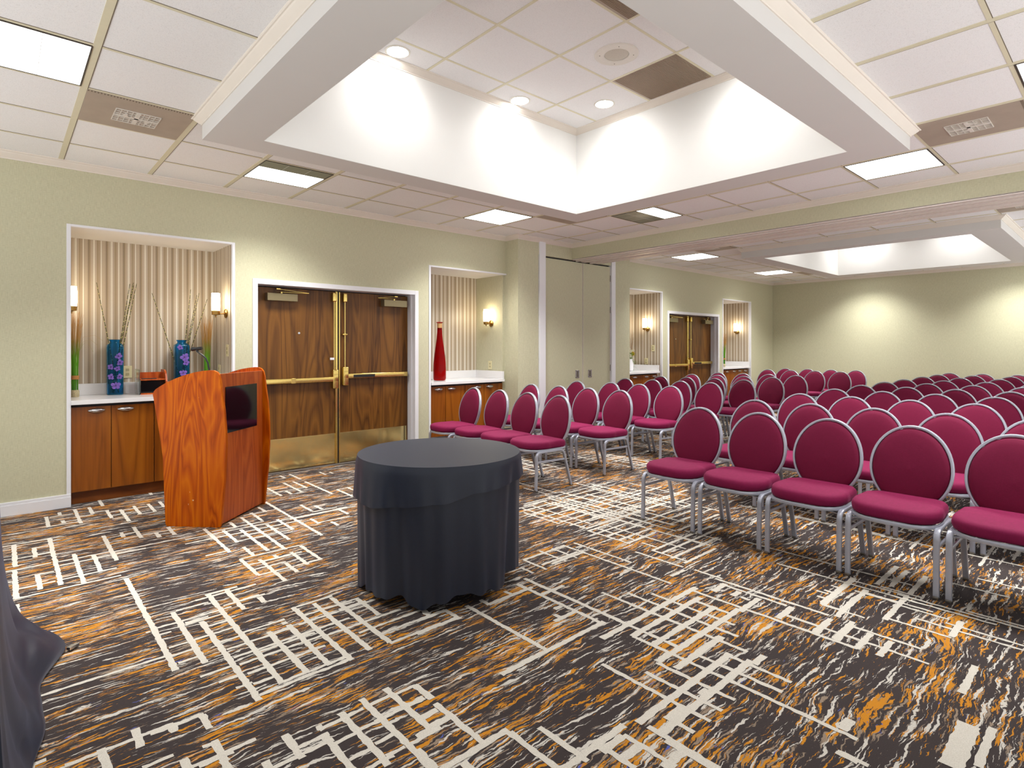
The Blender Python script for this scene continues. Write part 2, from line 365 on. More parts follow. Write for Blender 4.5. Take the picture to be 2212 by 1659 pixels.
def build_floor():
    mb = MB(); mb.face([(XN, YR, 0), (XF, YR, 0), (XF, YB+.05, 0), (XN, YB+.05, 0)])
    b = mb.b; idx = [0]; rnd = random.Random(3)
    def strip(x0, x1, y0, y1):
        idx[0] += 1; z = .0012+idx[0]*2e-6
        along_x = (x1-x0) > (y1-y0)
        L = (x1-x0) if along_x else (y1-y0); w = (y1-y0) if along_x else (x1-x0); c = (y0+y1)/2 if along_x else (x0+x1)/2
        n = max(3, int(L/.018)); a0 = x0 if along_x else y0; prev = None
        for i in range(n+1):
            a = a0+L*i/n; lo = c-w/2+rnd.uniform(-.0032, .0032); hi = c+w/2+rnd.uniform(-.0032, .0032)
            P = [(a, lo, z), (a, hi, z)] if along_x else [(hi, a, z), (lo, a, z)]
            cur = [b.verts.new(p) for p in P]
            if prev:
                f = b.faces.new([prev[0], cur[0], cur[1], prev[1]]); f.material_index = 1
            prev = cur
    for ox, oy, s, wv, vs, wh, hs in LINES:
        for x1, y1, x2 in vs:
            A = fl(ox+x1/s, oy+y1/s); px = ox+x2/s
            a = (px-CXP)/F_PX; k = A[0]/(cc+a*ss); yb = (ss-a*cc)*k
            strip(A[0]-wv/2, A[0]+wv/2, min(A[1], yb), max(A[1], yb))
        for x1, y1, x2 in hs:
            A = fl(ox+x1/s, oy+y1/s); px = ox+x2/s
            a = (px-CXP)/F_PX; k = A[1]/(ss-a*cc); xb = (cc+a*ss)*k
            if abs(xb-A[0]) > 4: continue
            strip(min(A[0], xb), max(A[0], xb), A[1]-wh/2, A[1]+wh/2)
    # the same broken lattices carry on under and between the chairs
    for k in range(46):
        cx = rnd.uniform(2.9, 13.2); cy = rnd.uniform(-.3, 5.3)
        if cx < 3.4 and cy > .5: cx += 1.2
        W = rnd.uniform(.5, 1.2); H = rnd.uniform(.5, 1.1); st = rnd.uniform(.09, .15); wa = rnd.choice((.018, .022, .026))
        x = cx
        while x < min(cx+W, XF-.1):
            o1, o2 = rnd.uniform(-.15, .25), rnd.uniform(-.25, .2)
            if rnd.random() > .15 and H+o2-o1 > .1: strip(x-wa/2, x+wa/2, max(YR, cy+o1), min(5.6, cy+H+o2))
            x += st*rnd.uniform(.8, 1.25)
        y = cy
        while y < min(cy+H, 5.5):
            o1, o2 = rnd.uniform(-.2, .3), rnd.uniform(-.3, .3)
            if rnd.random() > .15 and W+o2-o1 > .1: strip(cx+o1, min(XF-.05, cx+W+o2), y-.009, y+.009)
            y += st*rnd.uniform(.6, 1.0)
    for k in range(26):   # long single rules
        x = rnd.uniform(3.4, 13.4); y = rnd.uniform(-.5, 4.2); strip(x-.009, x+.009, y, y+rnd.uniform(.6, 1.4))
    mb.obj('floor', [M['carpet'], M['line']], recalc=False, kind='structure')
build_floor()

# ------------------------------------------------------------------ walls
NICHES = [(0.36, 1.66, .425, 1.66, 0), (3.965, 5.175, 3.965, 5.21, 1), (7.722, 9.02, 7.75, 9.02, 2), (11.31, 12.56, 11.31, 12.56, 3)]
NZ = CAM_Z+.99
DOORS = [(1.902, 3.726, 1.945), (9.256, 11.080, 1.935)]
w = MB()
T = .035
def wallrun(x0, x1, z0=0, z1=ZC+.05): w.box(x0, x1, YL, YL+T, z0, z1)
wallrun(XN, .418); wallrun(.418, 1.672, NZ, ZC+.05)
wallrun(1.672, DOORS[0][0]); wallrun(DOORS[0][0], DOORS[0][1], DOORS[0][2], ZC+.05)
wallrun(DOORS[0][1], 3.95); wallrun(3.95, 5.215, NZ, ZC+.05)
wallrun(7.72, 9.03, NZ, ZC+.05); wallrun(9.03, DOORS[1][0]); wallrun(DOORS[1][0], DOORS[1][1], DOORS[1][2], ZC+.05)
wallrun(DOORS[1][1], 11.30); wallrun(11.30, 12.57, NZ, ZC+.05); wallrun(12.57, XF)
# pier with the pocket opening
w.box(P0X, P0X+.03, YP, YB+.05, 0, ZC+.05)
w.box(P0X+.03, 5.60, YP, YP+.05, 0, ZC+.05); w.box(7.31, P1X-.03, YP, YP+.05, 0, ZC+.05)
w.box(5.60, 7.31, YP, YP+.05, 2.605, ZC+.05); w.box(P1X-.03, P1X, YP, YB, 0, ZC+.05)
wl = struct(w.obj('wall_left', M['wall']))
for (a, b_, oa, ob, k) in NICHES:
    n = MB()
    n.box(a, b_, YB, YB+.03, 0, NZ+.1)                      # back
    n.box(a-.03, a, YL+T, YB+.03, 0, NZ+.1)
    if k != 1: n.box(b_, b_+.03, YL+T, YB+.03, 0, NZ+.1)
    struct(n.obj('niche_lining', M['stripe'], wl))
    n = MB(); n.box(a-.03, b_+.04, YL+T, YB+.03, NZ, NZ+.03); struct(n.obj('niche_ceiling', M['wellwhite'], wl))
    if k == 1:
        n = MB(); n.box(b_, b_+.035, YL+T, YB+.03, 0, NZ+.1); struct(n.obj('niche_side', M['wall'], wl))
w = MB(); w.box(XF, XF+.05, YR-.05, YB, 0, ZC+.05); struct(w.obj('wall_far', M['wall']))
# header beam with the partition track
w = MB(); w.box(HX0, HX1, YR, YP, HZ, ZC+.05); hd = struct(w.obj('wall_header', M['wall']))
w = MB()
for x0, x1, z0 in ((HX0+.01, HX0+.05, HZ-.018), (HX0+.08, HX0+.12, HZ-.03), (HX0+.20, HX0+.245, HZ-.026), (HX0+.255, HX0+.30, HZ-.026), (HX0+.40, HX0+.45, HZ-.03), (HX1-.06, HX1-.01, HZ-.018)):
    w.box(x0, x1, YR, YP, z0, HZ, .004)
w.box(HX0+.01, HX1-.01, YR, YP, HZ-.008, HZ)
struct(w.obj('partition_track', flat('track_metal', srgb(228, 218, 212), .4, .3), hd))

# white trims
tn = [0]
def trim(fn, mat='white', name='trim'):
    tn[0] += 1; mb = MB(); fn(mb); return struct(mb.obj('%s_%d' % (name, tn[0]), M[mat]))
def niche_trim(x0, x1, right=True):
    def f(mb):
        mb.box(x0-.017, x0+.012, YL-.008, YL+T+.01, 0, NZ+.018, .002)
        if right: mb.box(x1-.005, x1+.02, YL-.008, YL+T+.01, 0, NZ+.018, .002)
        mb.box(x0+.0121, x1-.0051 if right else x1+.02, YL-.008, YL+T+.01, NZ-.002, NZ+.018, .002)
    return f
trim(niche_trim(.418, 1.672)); trim(niche_trim(3.95, 5.19, False)); trim(niche_trim(7.70, 9.03)); trim(niche_trim(11.30, 12.57))
trim(lambda mb: mb.box(5.607, 5.728, YP-.02, YP+.05, 0, ZC-.03, .004))
trim(lambda mb: (mb.box(7.225, 7.32, YP-.02, YP+.05, 0, 2.61+.08, .004)))
# corner beads
trim(lambda mb: mb.box(P0X-.004, P0X+.008, YP-.004, YP+.008, 0, ZC-.05, .002), 'wall')
# door casings
def casing(x0, x1, z1):
    def f(mb):
        mb.box(x0-.048, x0, YL-.018, YL+.02, 0, z1+.05, .004); mb.box(x1, x1+.05, YL-.018, YL+.02, 0, z1+.05, .004)
        mb.box(x0, x1, YL-.018, YL+.02, z1, z1+.05, .003)
        mb.box(x0-.01, x0+.001, YL, DOOR_Y+.05, 0, z1+.01); mb.box(x1-.001, x1+.02, YL, DOOR_Y+.05, 0, z1+.01)
        mb.box(x0+.001, x1-.001, YL+.001, DOOR_Y+.05, z1-.001, z1+.02)
        mb.box(x1-.016, x1, YL+.05, YL+.075, 0, z1)          # stop
    return f
for d in DOORS: trim(casing(*d))
# baseboards
def base(segs, name='baseboard_left'):
    mb = MB()
    for x0, x1, y0, y1 in segs:
        mb.box(x0, x1, y0, y1, 0, .085, .002); 
        mb.box(x0+(.004 if x1-x0 < .05 else 0), x1-(.004 if x1-x0 < .05 else 0), y0+(.004 if y1-y0 < .05 else 0), y1-(.0 if y1-y0 < .05 else 0), .085, .108, .003)
    struct(mb.obj(name, M['white']))
base([(XN, .430, YL-.016, YL), (1.69, 1.85, YL-.016, YL), (3.78, 3.935, YL-.016, YL), (P0X-.016, P0X, YP-.016, YL), (P0X-.016, 5.605, YP-.016, YP), (7.322, P1X+.016, YP-.016, YP), (9.05, 9.205, YL-.016, YL), (11.14, 11.28, YL-.016, YL), (12.59, XF, YL-.016, YL)])
base([(XF-.016, XF, YR, YL-.016)], 'baseboard_far')

# ------------------------------------------------------------------ ceilings
def ring_slab(mb, X0, X1, Y0, Y1, x0, x1, y0, y1, z0, z1):
    mb.box(X0, X1, Y0, y0, z0, z1); mb.box(X0, X1, y1, Y1, z0, z1); mb.box(X0, x0, y0, y1, z0, z1); mb.box(x1, X1, y0, y1, z0, z1)
W1 = (1.302, 4.418, 1.383, 3.905); S1 = (.99, 4.71, 1.078, 4.158)
W2 = (8.783, 11.985, 1.385, 3.905); S2 = (8.549, 12.29, 1.078, 4.158)
wo = lambda q: (q[0]-.02, q[1]+.02, q[2]-.02, q[3]+.02)
c = MB(); ring_slab(c, XN, HX0, YR, YL+.05, *wo(W1), ZC, ZC+.05); struct(c.obj('ceiling', M['tile']))
c = MB(); ring_slab(c, HX1, XF, YR, YL+.05, *wo(W2), ZC, ZC+.05); struct(c.obj('ceiling', M['tile']))
def well(Wl, Sl):
    c = MB(); e_ = .003; ring_slab(c, Sl[0], Sl[1], Sl[2], Sl[3], Wl[0]-e_, Wl[1]+e_, Wl[2]-e_, Wl[3]+e_, ZS, ZC-.001); struct(c.obj('ceiling', M['soffit']))
    c = MB(); ring_slab(c, Wl[0]-.04, Wl[1]+.04, Wl[2]-.04, Wl[3]+.04, *Wl, ZS+.001, ZW+.02); struct(c.obj('wall_well', M['wellwhite']))
    c = MB(); c.box(Wl[0]-.04, Wl[1]+.04, Wl[2]-.04, Wl[3]+.04, ZW, ZW+.04); return struct(c.obj('ceiling', M['tile']))
wc1 = well(W1, S1); wc2 = well(W2, S2)
def tees(mb, xs, ys, X0, X1, Y0, Y1, z, holes=None, wx=.017, wy=.010, th=.003):
    def cut(a0, a1, h0, h1): return [(a0, h0), (h1, a1)] if a0 < h0 and a1 > h1 else [(a0, a1)]
    for x in xs:
        segs = [(Y0, Y1)]
        if holes and holes[0]-.02 < x < holes[1]+.02: segs = [(Y0, holes[2]), (holes[3], Y1)]
        for a, b_ in segs: mb.box(x-wx, x+wx, a, b_, z-th, z+.001)
    for y in ys:
        segs = [(X0, X1)]
        if holes and holes[2]-.02 < y < holes[3]+.02: segs = [(X0, holes[0]), (holes[1], X1)]
        for a, b_ in segs: mb.box(a, b_, y-wy, y+wy, z-th*.8, z+.001)
g = MB(); GX1 = [.361+.6096*i for i in range(-2, 10)]; GY = [5.345-.6096*i for i in range(0, 10)]
tees(g, GX1, GY, XN, HX0, YR, YL, ZC, S1); o = g.obj('ceiling_grid', M['tee']); struct(o)
g = MB(); tees(g, [x+.019 for x in GX1], [y-.0115 for y in GY], XN, HX0, YR, YL, ZC, S1, .002, .0018, .0025); struct(g.obj('ceiling_grid_shadow_gap', M['teedark'], o))
g = MB(); GX2 = [7.79+.6096*i for i in range(-1, 10)]
tees(g, GX2, GY, HX1, XF, YR, YL, ZC, S2); o = g.obj('ceiling_grid', M['tee']); struct(o)
g = MB(); tees(g, [x+.019 for x in GX2], [y-.0115 for y in GY], HX1, XF, YR, YL, ZC, S2, .003, .003, .0025); struct(g.obj('ceiling_grid_shadow_gap', M['teedark'], o))
for (Wl, ox) in ((W1, 2.553), (W2, 9.85)):
    g = MB(); k = .6228
    tees(g, [x for x in [ox+k*i for i in range(-3, 4)] if Wl[0] < x < Wl[1]], [y for y in [2.980+k*i for i in range(-3, 3)] if Wl[2] < y < Wl[3]], Wl[0], Wl[1], Wl[2], Wl[3], ZW, None, .011, .010)
    struct(g.obj('ceiling_grid', M['tee']))
def offset_poly(P, d):
    n = len(P); out = []
    A = sum(P[i][0]*P[(i+1) % n][1]-P[(i+1) % n][0]*P[i][1] for i in range(n)); sg = 1 if A > 0 else -1
    for i in range(n):
        p0, p1, p2 = P[i-1], P[i], P[(i+1) % n]
        def nrm(a, b_):
            dx, dy = b_[0]-a[0], b_[1]-a[1]; L = math.hypot(dx, dy); return (-dy/L*sg, dx/L*sg)
        n1, n2 = nrm(p0, p1), nrm(p1, p2)
        out.append((p1[0]+(n1[0]+n2[0])*d, p1[1]+(n1[1]+n2[1])*d))
    return out
def crown(poly, z, prot, h, sign=1):
    prof = [(0, -h), (.10, -h), (.14, -.86*h), (.22, -.80*h), (.45, -.60*h), (.72, -.34*h), (.80, -.20*h), (.92, -.18*h), (1, -.10*h), (1, 0)]
    mb = MB(); loops = []
    for a, dz in prof:
        loops.append([mb.b.verts.new((x, y, z+dz)) for x, y in offset_poly(poly, sign*a*prot)])
    n = len(poly)
    for i in range(len(prof)-1):
        for k in range(n): mb.b.faces.new([loops[i][k], loops[i][(k+1) % n], loops[i+1][(k+1) % n], loops[i+1][k]])
    tn[0] += 1; struct(mb.obj('trim_%d' % tn[0], M['crown'], recalc=True))
crown([(XN, YR), (HX0, YR), (HX0, YP), (P0X, YP), (P0X, YL), (XN, YL)], ZC, .07, .056)
crown([(HX1, YR), (XF, YR), (XF, YL), (P1X, YL), (P1X, YP), (HX1, YP)], ZC, .07, .056)
R = lambda q: [(q[0], q[2]), (q[1], q[2]), (q[1], q[3]), (q[0], q[3])]
crown(R(S1), ZC, .055, .052, -1); crown(R(S2), ZC, .055, .052, -1)
crown(R(W1), ZW, .055, .05); crown(R(W2), ZW, .055, .05)

# ------------------------------------------------------------------ ceiling fittings
def troffer(x0, y0, label, dark=None, s=.6096):
    t = thing('ceiling_light', label, 'ceiling light', (x0, y0, ZC), 0, 'square ceiling lights')
    e = .022; f = MB()
    for a in ((.014, e, .014, s-.014), (s-e, s-.014, .014, s-.014), (e, s-e, .014, e), (e, s-e, s-e, s-.014)): f.box(a[0], a[1], a[2], a[3], -.006, 0)
    f.obj('frame', M['frameblk'], t)
    lo, hi = e, s-e
    d0 = dark*s if dark else 0
    y_lit0, y_lit1 = (lo+max(0, d0), hi) if d0 >= 0 else (lo, hi+d0)
    l = MB(); l.box(lo, hi, y_lit0, y_lit1, -.004, -.001); l.obj('lens', M['lens'], t, label='bright white lens')
    if d0:
        ya, yb = (lo, y_lit0) if d0 > 0 else (y_lit1, hi)
        l = MB(); l.box(lo, hi, ya, yb, -.004, -.001); l.obj('dark_lens', M['lensoff'], t, label='unlit olive part of the lens')
    r = MB()
    for k in (1, 2):
        q = lo+(hi-lo)*k/3; r.box(q-.0012, q+.0012, lo, hi, -.0052, -.004); r.box(lo, hi, q-.0012, q+.0012, -.0052, -.004)
    r.obj('rib', M['lensrib'], t)
    return t
gx = lambda i: .361+.6096*i
gy = lambda j: 5.345-.6096*(j+1)
troffer(gx(-1), gy(2), 'bright ceiling light cut by the left edge, above the black draped table')
troffer(gx(2), gy(0), 'ceiling light with a dark olive strip, above the near double doors', .30)
troffer(gx(6), gy(0), 'fully bright ceiling light above the niche with the red bottle')
troffer(gx(8), gy(2), 'ceiling light with one dark half, beside the header at the light well corner', -.55)
troffer(gx(8), gy(6), 'bright ceiling light with dark side edges, right of the light well by the header')
troffer(gx(6), gy(8), 'ceiling light cut by the right edge of the view, above the right chair block')
hx = lambda i: 7.79+.6096*i
troffer(hx(1), gy(0), 'fully bright ceiling light past the header, nearest the far double doors')
troffer(hx(6), gy(0), 'small bright ceiling light beside a dusty vent in the far left corner')
troffer(hx(8), gy(2), 'ceiling light hidden past the far light well, left one by the far wall')
troffer(hx(8), gy(6), 'ceiling light hidden past the far light well, right one by the far wall')
troffer(hx(1), gy(8), 'ceiling light past the header at the right of the far light well')

def vent(x0, y0, label, y1=None, s=.6096, core=True, z=ZC, sy=None):
    t = thing('ceiling_vent', label, 'vent', (x0, y0, z), 0, 'dusty ceiling vents')
    sy = sy or s
    p = MB(); p.box(.018, s-.018, .012, sy-.012, -.005, 0, .001)
    p.obj('perforated_panel', M['vent'], t, label='brown dusty perforated panel')
    d = MB()
    for k in range(36):
        a = .02+(s-.04)*k/36; d.box(a, a+.007, .014, .03, -.0062, -.005)
    d.obj('slot', M['teedark'], t)
    if core:
        q = MB(); a0, a1, b0, b1 = s*.30, s*.70, s*.34, s*.72
        for k in range(7):
            b = b0+(b1-b0)*k/6; q.box(a0, a1, b-.002, b+.002, -.0105, -.004)
        for k in range(9):
            a = a0+(a1-a0)*k/8; q.box(a-.002, a+.002, b0, b1, -.0105, -.004)
        q.box((a0+a1)/2-.012, (a0+a1)/2+.012, b0, b1, -.012, -.004); q.box(a0, a1, (b0+b1)/2-.010, (b0+b1)/2+.010, -.012, -.004)
        for (u0, u1) in ((a0, -1), (a1, 1)):
            u = (u0+(a0+a1)/2)/2
            q.prism([(u-.02, .0), (u+.02, .0), (u+.008, .03*u1), (u+.008, .055*u1), (u-.008, .055*u1), (u-.008, .03*u1)], -.0125, -.004, lambda a, c_, tt: (a, (b0+b1)/2+c_, tt))
        q.obj('diffuser_core', M['ventlight'], t, label='pale clean diffuser core')
    return t
vent(gx(0), gy(1), 'dusty brown vent with pale diffuser core, left ceiling by the soffit')
vent(gx(7), gy(7), 'dusty brown vent with faint diffuser core, right ceiling near the header')
vent(gx(7), gy(1), 'thin brown vent behind the light well corner, between two ceiling lights', core=False)
vent(hx(0), gy(1), 'dusty vent just past the header above the partition pocket')
vent(hx(0), gy(7), 'dusty vent just past the header at the right edge')
vent(hx(7), gy(1), 'small brown vent right of the farthest left ceiling light', core=False)

# return grilles, speaker and downlights in the light well
k6 = .6228; wx = lambda i: 2.553+k6*i; wy = lambda j: 2.980+k6*j
def grille(x0, y0, x1, y1, label):
    t = thing('return_grille', label, 'vent', (x0, y0, ZW), 0, 'brown return grilles in the light well')
    p = MB(); p.box(.012, x1-x0-.012, .012, y1-y0-.012, -.004, 0)
    p.obj('backing', M['vent'], t)
    r = MB(); n = int((y1-y0-.03)/.011)
    for k in range(n):
        y = .014+k*.011; r.box(.014, x1-x0-.014, y, y+.004, -.007, -.004)
    r.obj('fin', flat('grille_fin_metal', srgb(150, 128, 108), .5, .2), t)
grille(wx(2), wy(-1), W1[1]-.06, wy(0), 'brown louvred return grille in the light well ceiling, beside the round speaker')
grille(wx(0), wy(-2), wx(1), wy(-1), 'brown louvred return grille cut by the top edge of the view')
t = thing('ceiling_speaker', 'round white ceiling speaker in the light well', 'speaker', (3.483, 2.673, ZW))
a = MB(); a.lathe([(.165, 0), (.165, -.006), (.158, -.010), (.098, -.010), (.092, -.006), (.092, 0)], n=48); a.obj('rim', M['spk'], t, smooth=True, angle=.5)
a = MB(); a.lathe([(.09, -.004), (.06, -.009), (.001, -.012)], n=40); a.obj('mesh_grille', flat('speaker_mesh', srgb(196, 190, 178), .6, .2, .25, 300), t, smooth=True)
for k in range(4):
    an = PI/4+k*PI/2; a = MB(); a.lathe([(.004, -.009), (.004, -.012)], (.128*math.cos(an), .128*math.sin(an), 0), 8); a.obj('screw', M['glide'], t)
def downlight(x, y, label):
    t = thing('downlight', label, 'ceiling light', (x, y, ZW), 0, 'round recessed downlights')
    a = MB(); a.lathe([(.095, 0), (.095, -.004), (.088, -.006), (.080, -.006), (.078, 0)], n=40); a.obj('trim_ring', M['spk'], t, smooth=True, angle=.5)
    a = MB(); a.lathe([(.078, -.001), (.078, -.003)], n=32); a.obj('lamp_lens', M['down'], t)
for x, y, l_ in ((2.225, 3.755, 'leftmost round downlight in the near light well, cut by the soffit'), (3.488, 3.762, 'middle round downlight in the near light well'),
                 (4.112, 3.295, 'right round downlight in the near light well, nearest the brown grille'), (4.112, 2.04, 'round downlight hidden above the right soffit of the near light well')):
    downlight(x, y, l_)
for x, y, l_ in ((11.65, 3.4, 'round downlight in the far light well, by its left end'), (11.65, 2.0, 'round downlight in the far light well, by its right end'), (9.6, 3.7, 'round downlight in the far light well, nearest the header'), (2.2, 1.62, 'round downlight hidden above the near soffit'), (10.3, 1.6, 'round downlight in the far light well, at its far right')):
    downlight(x, y, l_)

# ------------------------------------------------------------------ double doors
def double_door(x0, x1, zt, k):
    far = 'far' if k else 'near'
    s0 = x0+(x1-x0)*.5
    t = struct(thing('door_%d' % (k+1), '%s pair of walnut doors with brass push bars' % far, 'door', (x0, DOOR_Y, 0)))
    del t['category']
    W = x1-x0; H = zt-.012
    # leaves
    for side, (a, b_) in enumerate(((.004, W/2-.012), (W/2+.012, W-.004))):
        l = MB(); l.box(a, b_, 0, .044, .008, H, .002); leaf = l.obj('door_leaf', M['door'], t)
        kp = MB(); kp.box(a+(.012 if side else .002), b_-(.02 if side else .012), -.003, 0, .015, .348, .001); kp.obj('kick_plate', M['brassdull'], leaf, label='polished brass kick plate')
        # closer
        ca, cb = ((.12, .43) if side == 0 else (W-.37, W-.06)); cz = H-.055
        q = MB(); q.box(ca, cb, -.085, 0, cz-.085, cz-.008, .003); q.box(ca, cb, -.0865, -.083, cz-.062, cz-.059)
        q.obj('door_closer', M['bronze'], leaf, label='bronze grey closer box')
        q = MB(); m_ = (ca+cb)/2; dirx = 1 if side == 0 else -1
        q.lathe([(.012, cz-.01), (.012, cz+.012)], (m_, -.045, 0), 12)
        q.tube([(m_, -.045, cz+.008), (m_+dirx*.26, -.12, cz+.004)], .009, .004, 8); q.tube([(m_+dirx*.26, -.12, cz+.006), (m_-dirx*.03, -.03, cz+.040)], .007, .004, 8)
        q.box(m_-dirx*.03-.02, m_-dirx*.03+.02, -.045, -.005, cz+.034, cz+.05, .002)
        q.obj('closer_arm', M['brass'], leaf, smooth=True)
        # push bar and vertical rod device
        zc = .985 if side else .955
        xc = W/2+.075 if side else W/2-.045
        far_end = W-.045 if side else .10
        q = MB(); q.box(xc-.032, xc+.032, -.062, 0, zc-.105, zc+.105, .012, 3); q.box(xc-.022, xc+.022, -.068, -.06, zc-.02, zc+.06, .004); q.obj('latch_case', M['brass'], leaf, smooth=True)
        a_, b2 = (xc+.03, far_end) if side else (far_end, xc-.02)
        q = MB(); q.box(a_, b2, -.058, -.012, zc-.026, zc+.026, .007, 3); q.box(far_end-.018, far_end+.012, -.055, 0, zc-.028, zc+.028, .006)
        bar = q.obj('push_bar', M['brass'], leaf, smooth=True)
        if side: q = MB(); q.box(a_+.06, a_+.33, -.0605, -.05, zc-.019, zc+.014, .003); q.obj('grip_pad', M['plastic'], bar, label='black grip insert')
        else: q = MB(); q.box(a_+.27, a_+.32, -.063, -.012, zc-.029, zc+.029, .004); q.obj('bar_joint', M['brass'], bar)
        q = MB(); xr = xc if side else xc-.008
        q.tube([(xr, -.03, zc+.10), (xr, -.03, H-.10)], .0065, None, 10); q.obj('latch_rod', M['brass'], leaf, smooth=True)
        q = MB(); q.box(xr-.022, xr+.022, -.05, 0, H-.115, H-.012, .011, 3); q.obj('top_latch', M['brass'], leaf, smooth=True)
        if side: q = MB(); q.lathe([(.013, -.014), (.017, 0), (.013, .014)], (xr, -.03, zc+.47), 14); q.box(xr-.028, xr+.028, -.036, 0, zc+.462, zc+.478, .003); q.obj('rod_guide', M['brass'], leaf, smooth=True)
    q = MB(); q.box(W/2-.030, W/2-.006, -.014, 0, .01, H, .001); q.box(W/2+.014, W/2+.026, -.008, 0, .01, H, .001)
    q.obj('astragal', M['brass'], t, label='brass meeting strips')
    q = MB(); q.box(W/2-.006, W/2+.014, .0, .03, .01, H); q.obj('door_seal', M['darkgap'], t)  # black strip painting the shade in the gap between the leaves
    q = MB(); q.lathe([(.010, 0), (.012, .003), (.012, .006), (.004, .007)], (0, 0, 0), 16, Matrix.Translation((.475, 0, 1.463)) @ Matrix.Rotation(PI/2, 4, 'X')); q.obj('peephole', M['chrome'], t, smooth=True)
    q = MB(); q.box(0, W, -.06, .03, 0, .006, .002); q.obj('threshold', flat('grey_carpet_bar', srgb(92, 86, 84), .7), t)
    if k == 0:
        q = MB(); q.box(W/2-.105, W/2-.055, -.040, -.036, 1.17, 1.195, .001); q.obj('paper_tag', M['white'], t, label='small torn white paper tag')
    bk = MB(); bk.box(-.01, W+.02, .05, .07, 0, zt+.02); bk.obj('door_backing', M['darkgap'], t)
    return t
double_door(*DOORS[0], 0); double_door(*DOORS[1], 1)

# ------------------------------------------------------------------ pocket doors of the folding partition
for k, (a, b_, hxp) in enumerate(((5.732, 6.548, 6.43), (6.562, 7.215, 6.72))):
    t = thing('pocket_door', ('left' if k == 0 else 'right')+' tall wall-covered door of the partition pocket', 'door', (a, YP+.012, 0), 0, 'tall doors of the partition pocket')
    q = MB(); q.box(0, b_-a, 0, .03, .01, 2.583, .002); q.obj('door_panel', M['wall'], t)
    q = MB(); q.box(0, .006, -.003, .0, .01, 2.583); q.box(b_-a-.006, b_-a, -.003, 0, .01, 2.583); q.obj('edge_strip', M['crown'], t)
    q = MB(); hz = .905; hh = hxp-a
    for (u0, u1, v0, v1) in ((-.04, -.026, -.055, .055), (.026, .04, -.055, .055), (-.04, .04, .045, .058), (-.04, .04, -.058, -.045)): q.box(hh+u0, hh+u1, -.006, 0, hz+v0, hz+v1, .001)
    fr = q.obj('flush_pull', M['chrome'], t, label='silver recessed flush pull')
    q = MB(); q.box(hh-.026, hh+.026, -.002, 0, hz-.045, hz+.045); q.obj('pull_recess', M['glide'], fr)
    if k == 1:
        for z in (.35, .98, 1.9, 2.4):
            q = MB(); q.box(b_-a-.004, b_-a+.012, -.006, .012, z-.05, z+.05, .002); q.obj('hinge', M['glide'], t)
w = MB(); w.box(5.70, 7.25, YP+.055, YP+.07, 0, 2.62); struct(w.obj('wall_pocket', M['darkgap']))

# ------------------------------------------------------------------ niche counters and cabinets
def cab_unit(x0, x1, divs, handles, label, where):
    t = thing('base_cabinet', label, 'cabinet', (x0, 5.93, 0), 0, 'cherry base cabinets in the niches')
    q = MB(); q.box(0, x1-x0, .02, YB-5.93-.005, .10, .815); q.obj('cabinet_body', M['cab'], t)
    q = MB(); q.box(0, x1-x0, .05, .07, 0, .10); q.obj('toe_kick', M['toe'], t)
    q = MB(); q.box(0, x1-x0, .012, .03, .812, .832); q.obj('shadow_strip', M['darkgap'], t)
    ed = [x0]+divs+[x1]
    for i in range(len(ed)-1):
        q = MB(); q.box(ed[i]-x0+.003, ed[i+1]-x0-.003, 0, .019, .107, .812, .0015); d = q.obj('door', M['cab'], t)
        if i < len(handles) and handles[i]:
            hc = handles[i]-x0; q = MB()
            def hf(u, v, hc=hc):
                L = .062; uu = (u-.5)*2; prof = (1-uu*uu)**.6 if abs(uu) < 1 else 0
                an = v*PI; hgt = .020*prof+.0006
                return Vector((hc+uu*L, -.002-math.sin(an)*.022*prof, .776+math.cos(an)*hgt+.004*uu*uu))
            q.grid(hf, 17, 9); q.obj('handle', M['chrome'], d, smooth=True, label='curved silver handle')
def counter(x0, x1, side, label, zt=.872):
    t = thing('countertop', label, 'countertop', (x0, 5.885, 0), 0, 'white stone countertops in the niches')
    q = MB(); D = YB-5.885-.002; q.box(0, x1-x0, 0, D, zt-.036, zt, .002); q.obj('slab', M['quartz'], t)
    q = MB(); q.box(0, x1-x0, D-.02, D, zt, zt+.105, .002)
    if side: q.box(x1-x0-.02, x1-x0, .012, D-.02, zt, zt+.105, .002)
    q.obj('backsplash', M['quartz'], t)
ZT = .872
cab_unit(.432, 1.655, [.707, 1.024, 1.340], [.605, .811, 1.24, 1.44], 'cherry base cabinet with curved silver handles behind the lectern', 0)
counter(.43, 1.658, True, 'white stone countertop carrying the blue vases')
cab_unit(3.97, 5.17, [4.207, 4.521, 4.840], [4.104, 4.305, 4.73, 4.94], 'cherry base cabinet under the red bottle', 1)
counter(3.967, 5.173, True, 'white stone countertop carrying the red bottle')
cab_unit(7.735, 8.93, [8.14, 8.46, 8.72], [8.03, 8.24, 8.59, 8.83], 'cherry base cabinet past the partition pocket, below the yellow flowers', 2)
counter(7.727, 8.945, True, 'white stone countertop below the yellow flowers')
cab_unit(11.33, 12.50, [11.68, 12.02, 12.26], [11.55, 11.86, 12.12, 12.38], 'cherry base cabinet in the farthest niche', 3)
counter(11.315, 12.53, True, 'white stone countertop in the farthest niche')

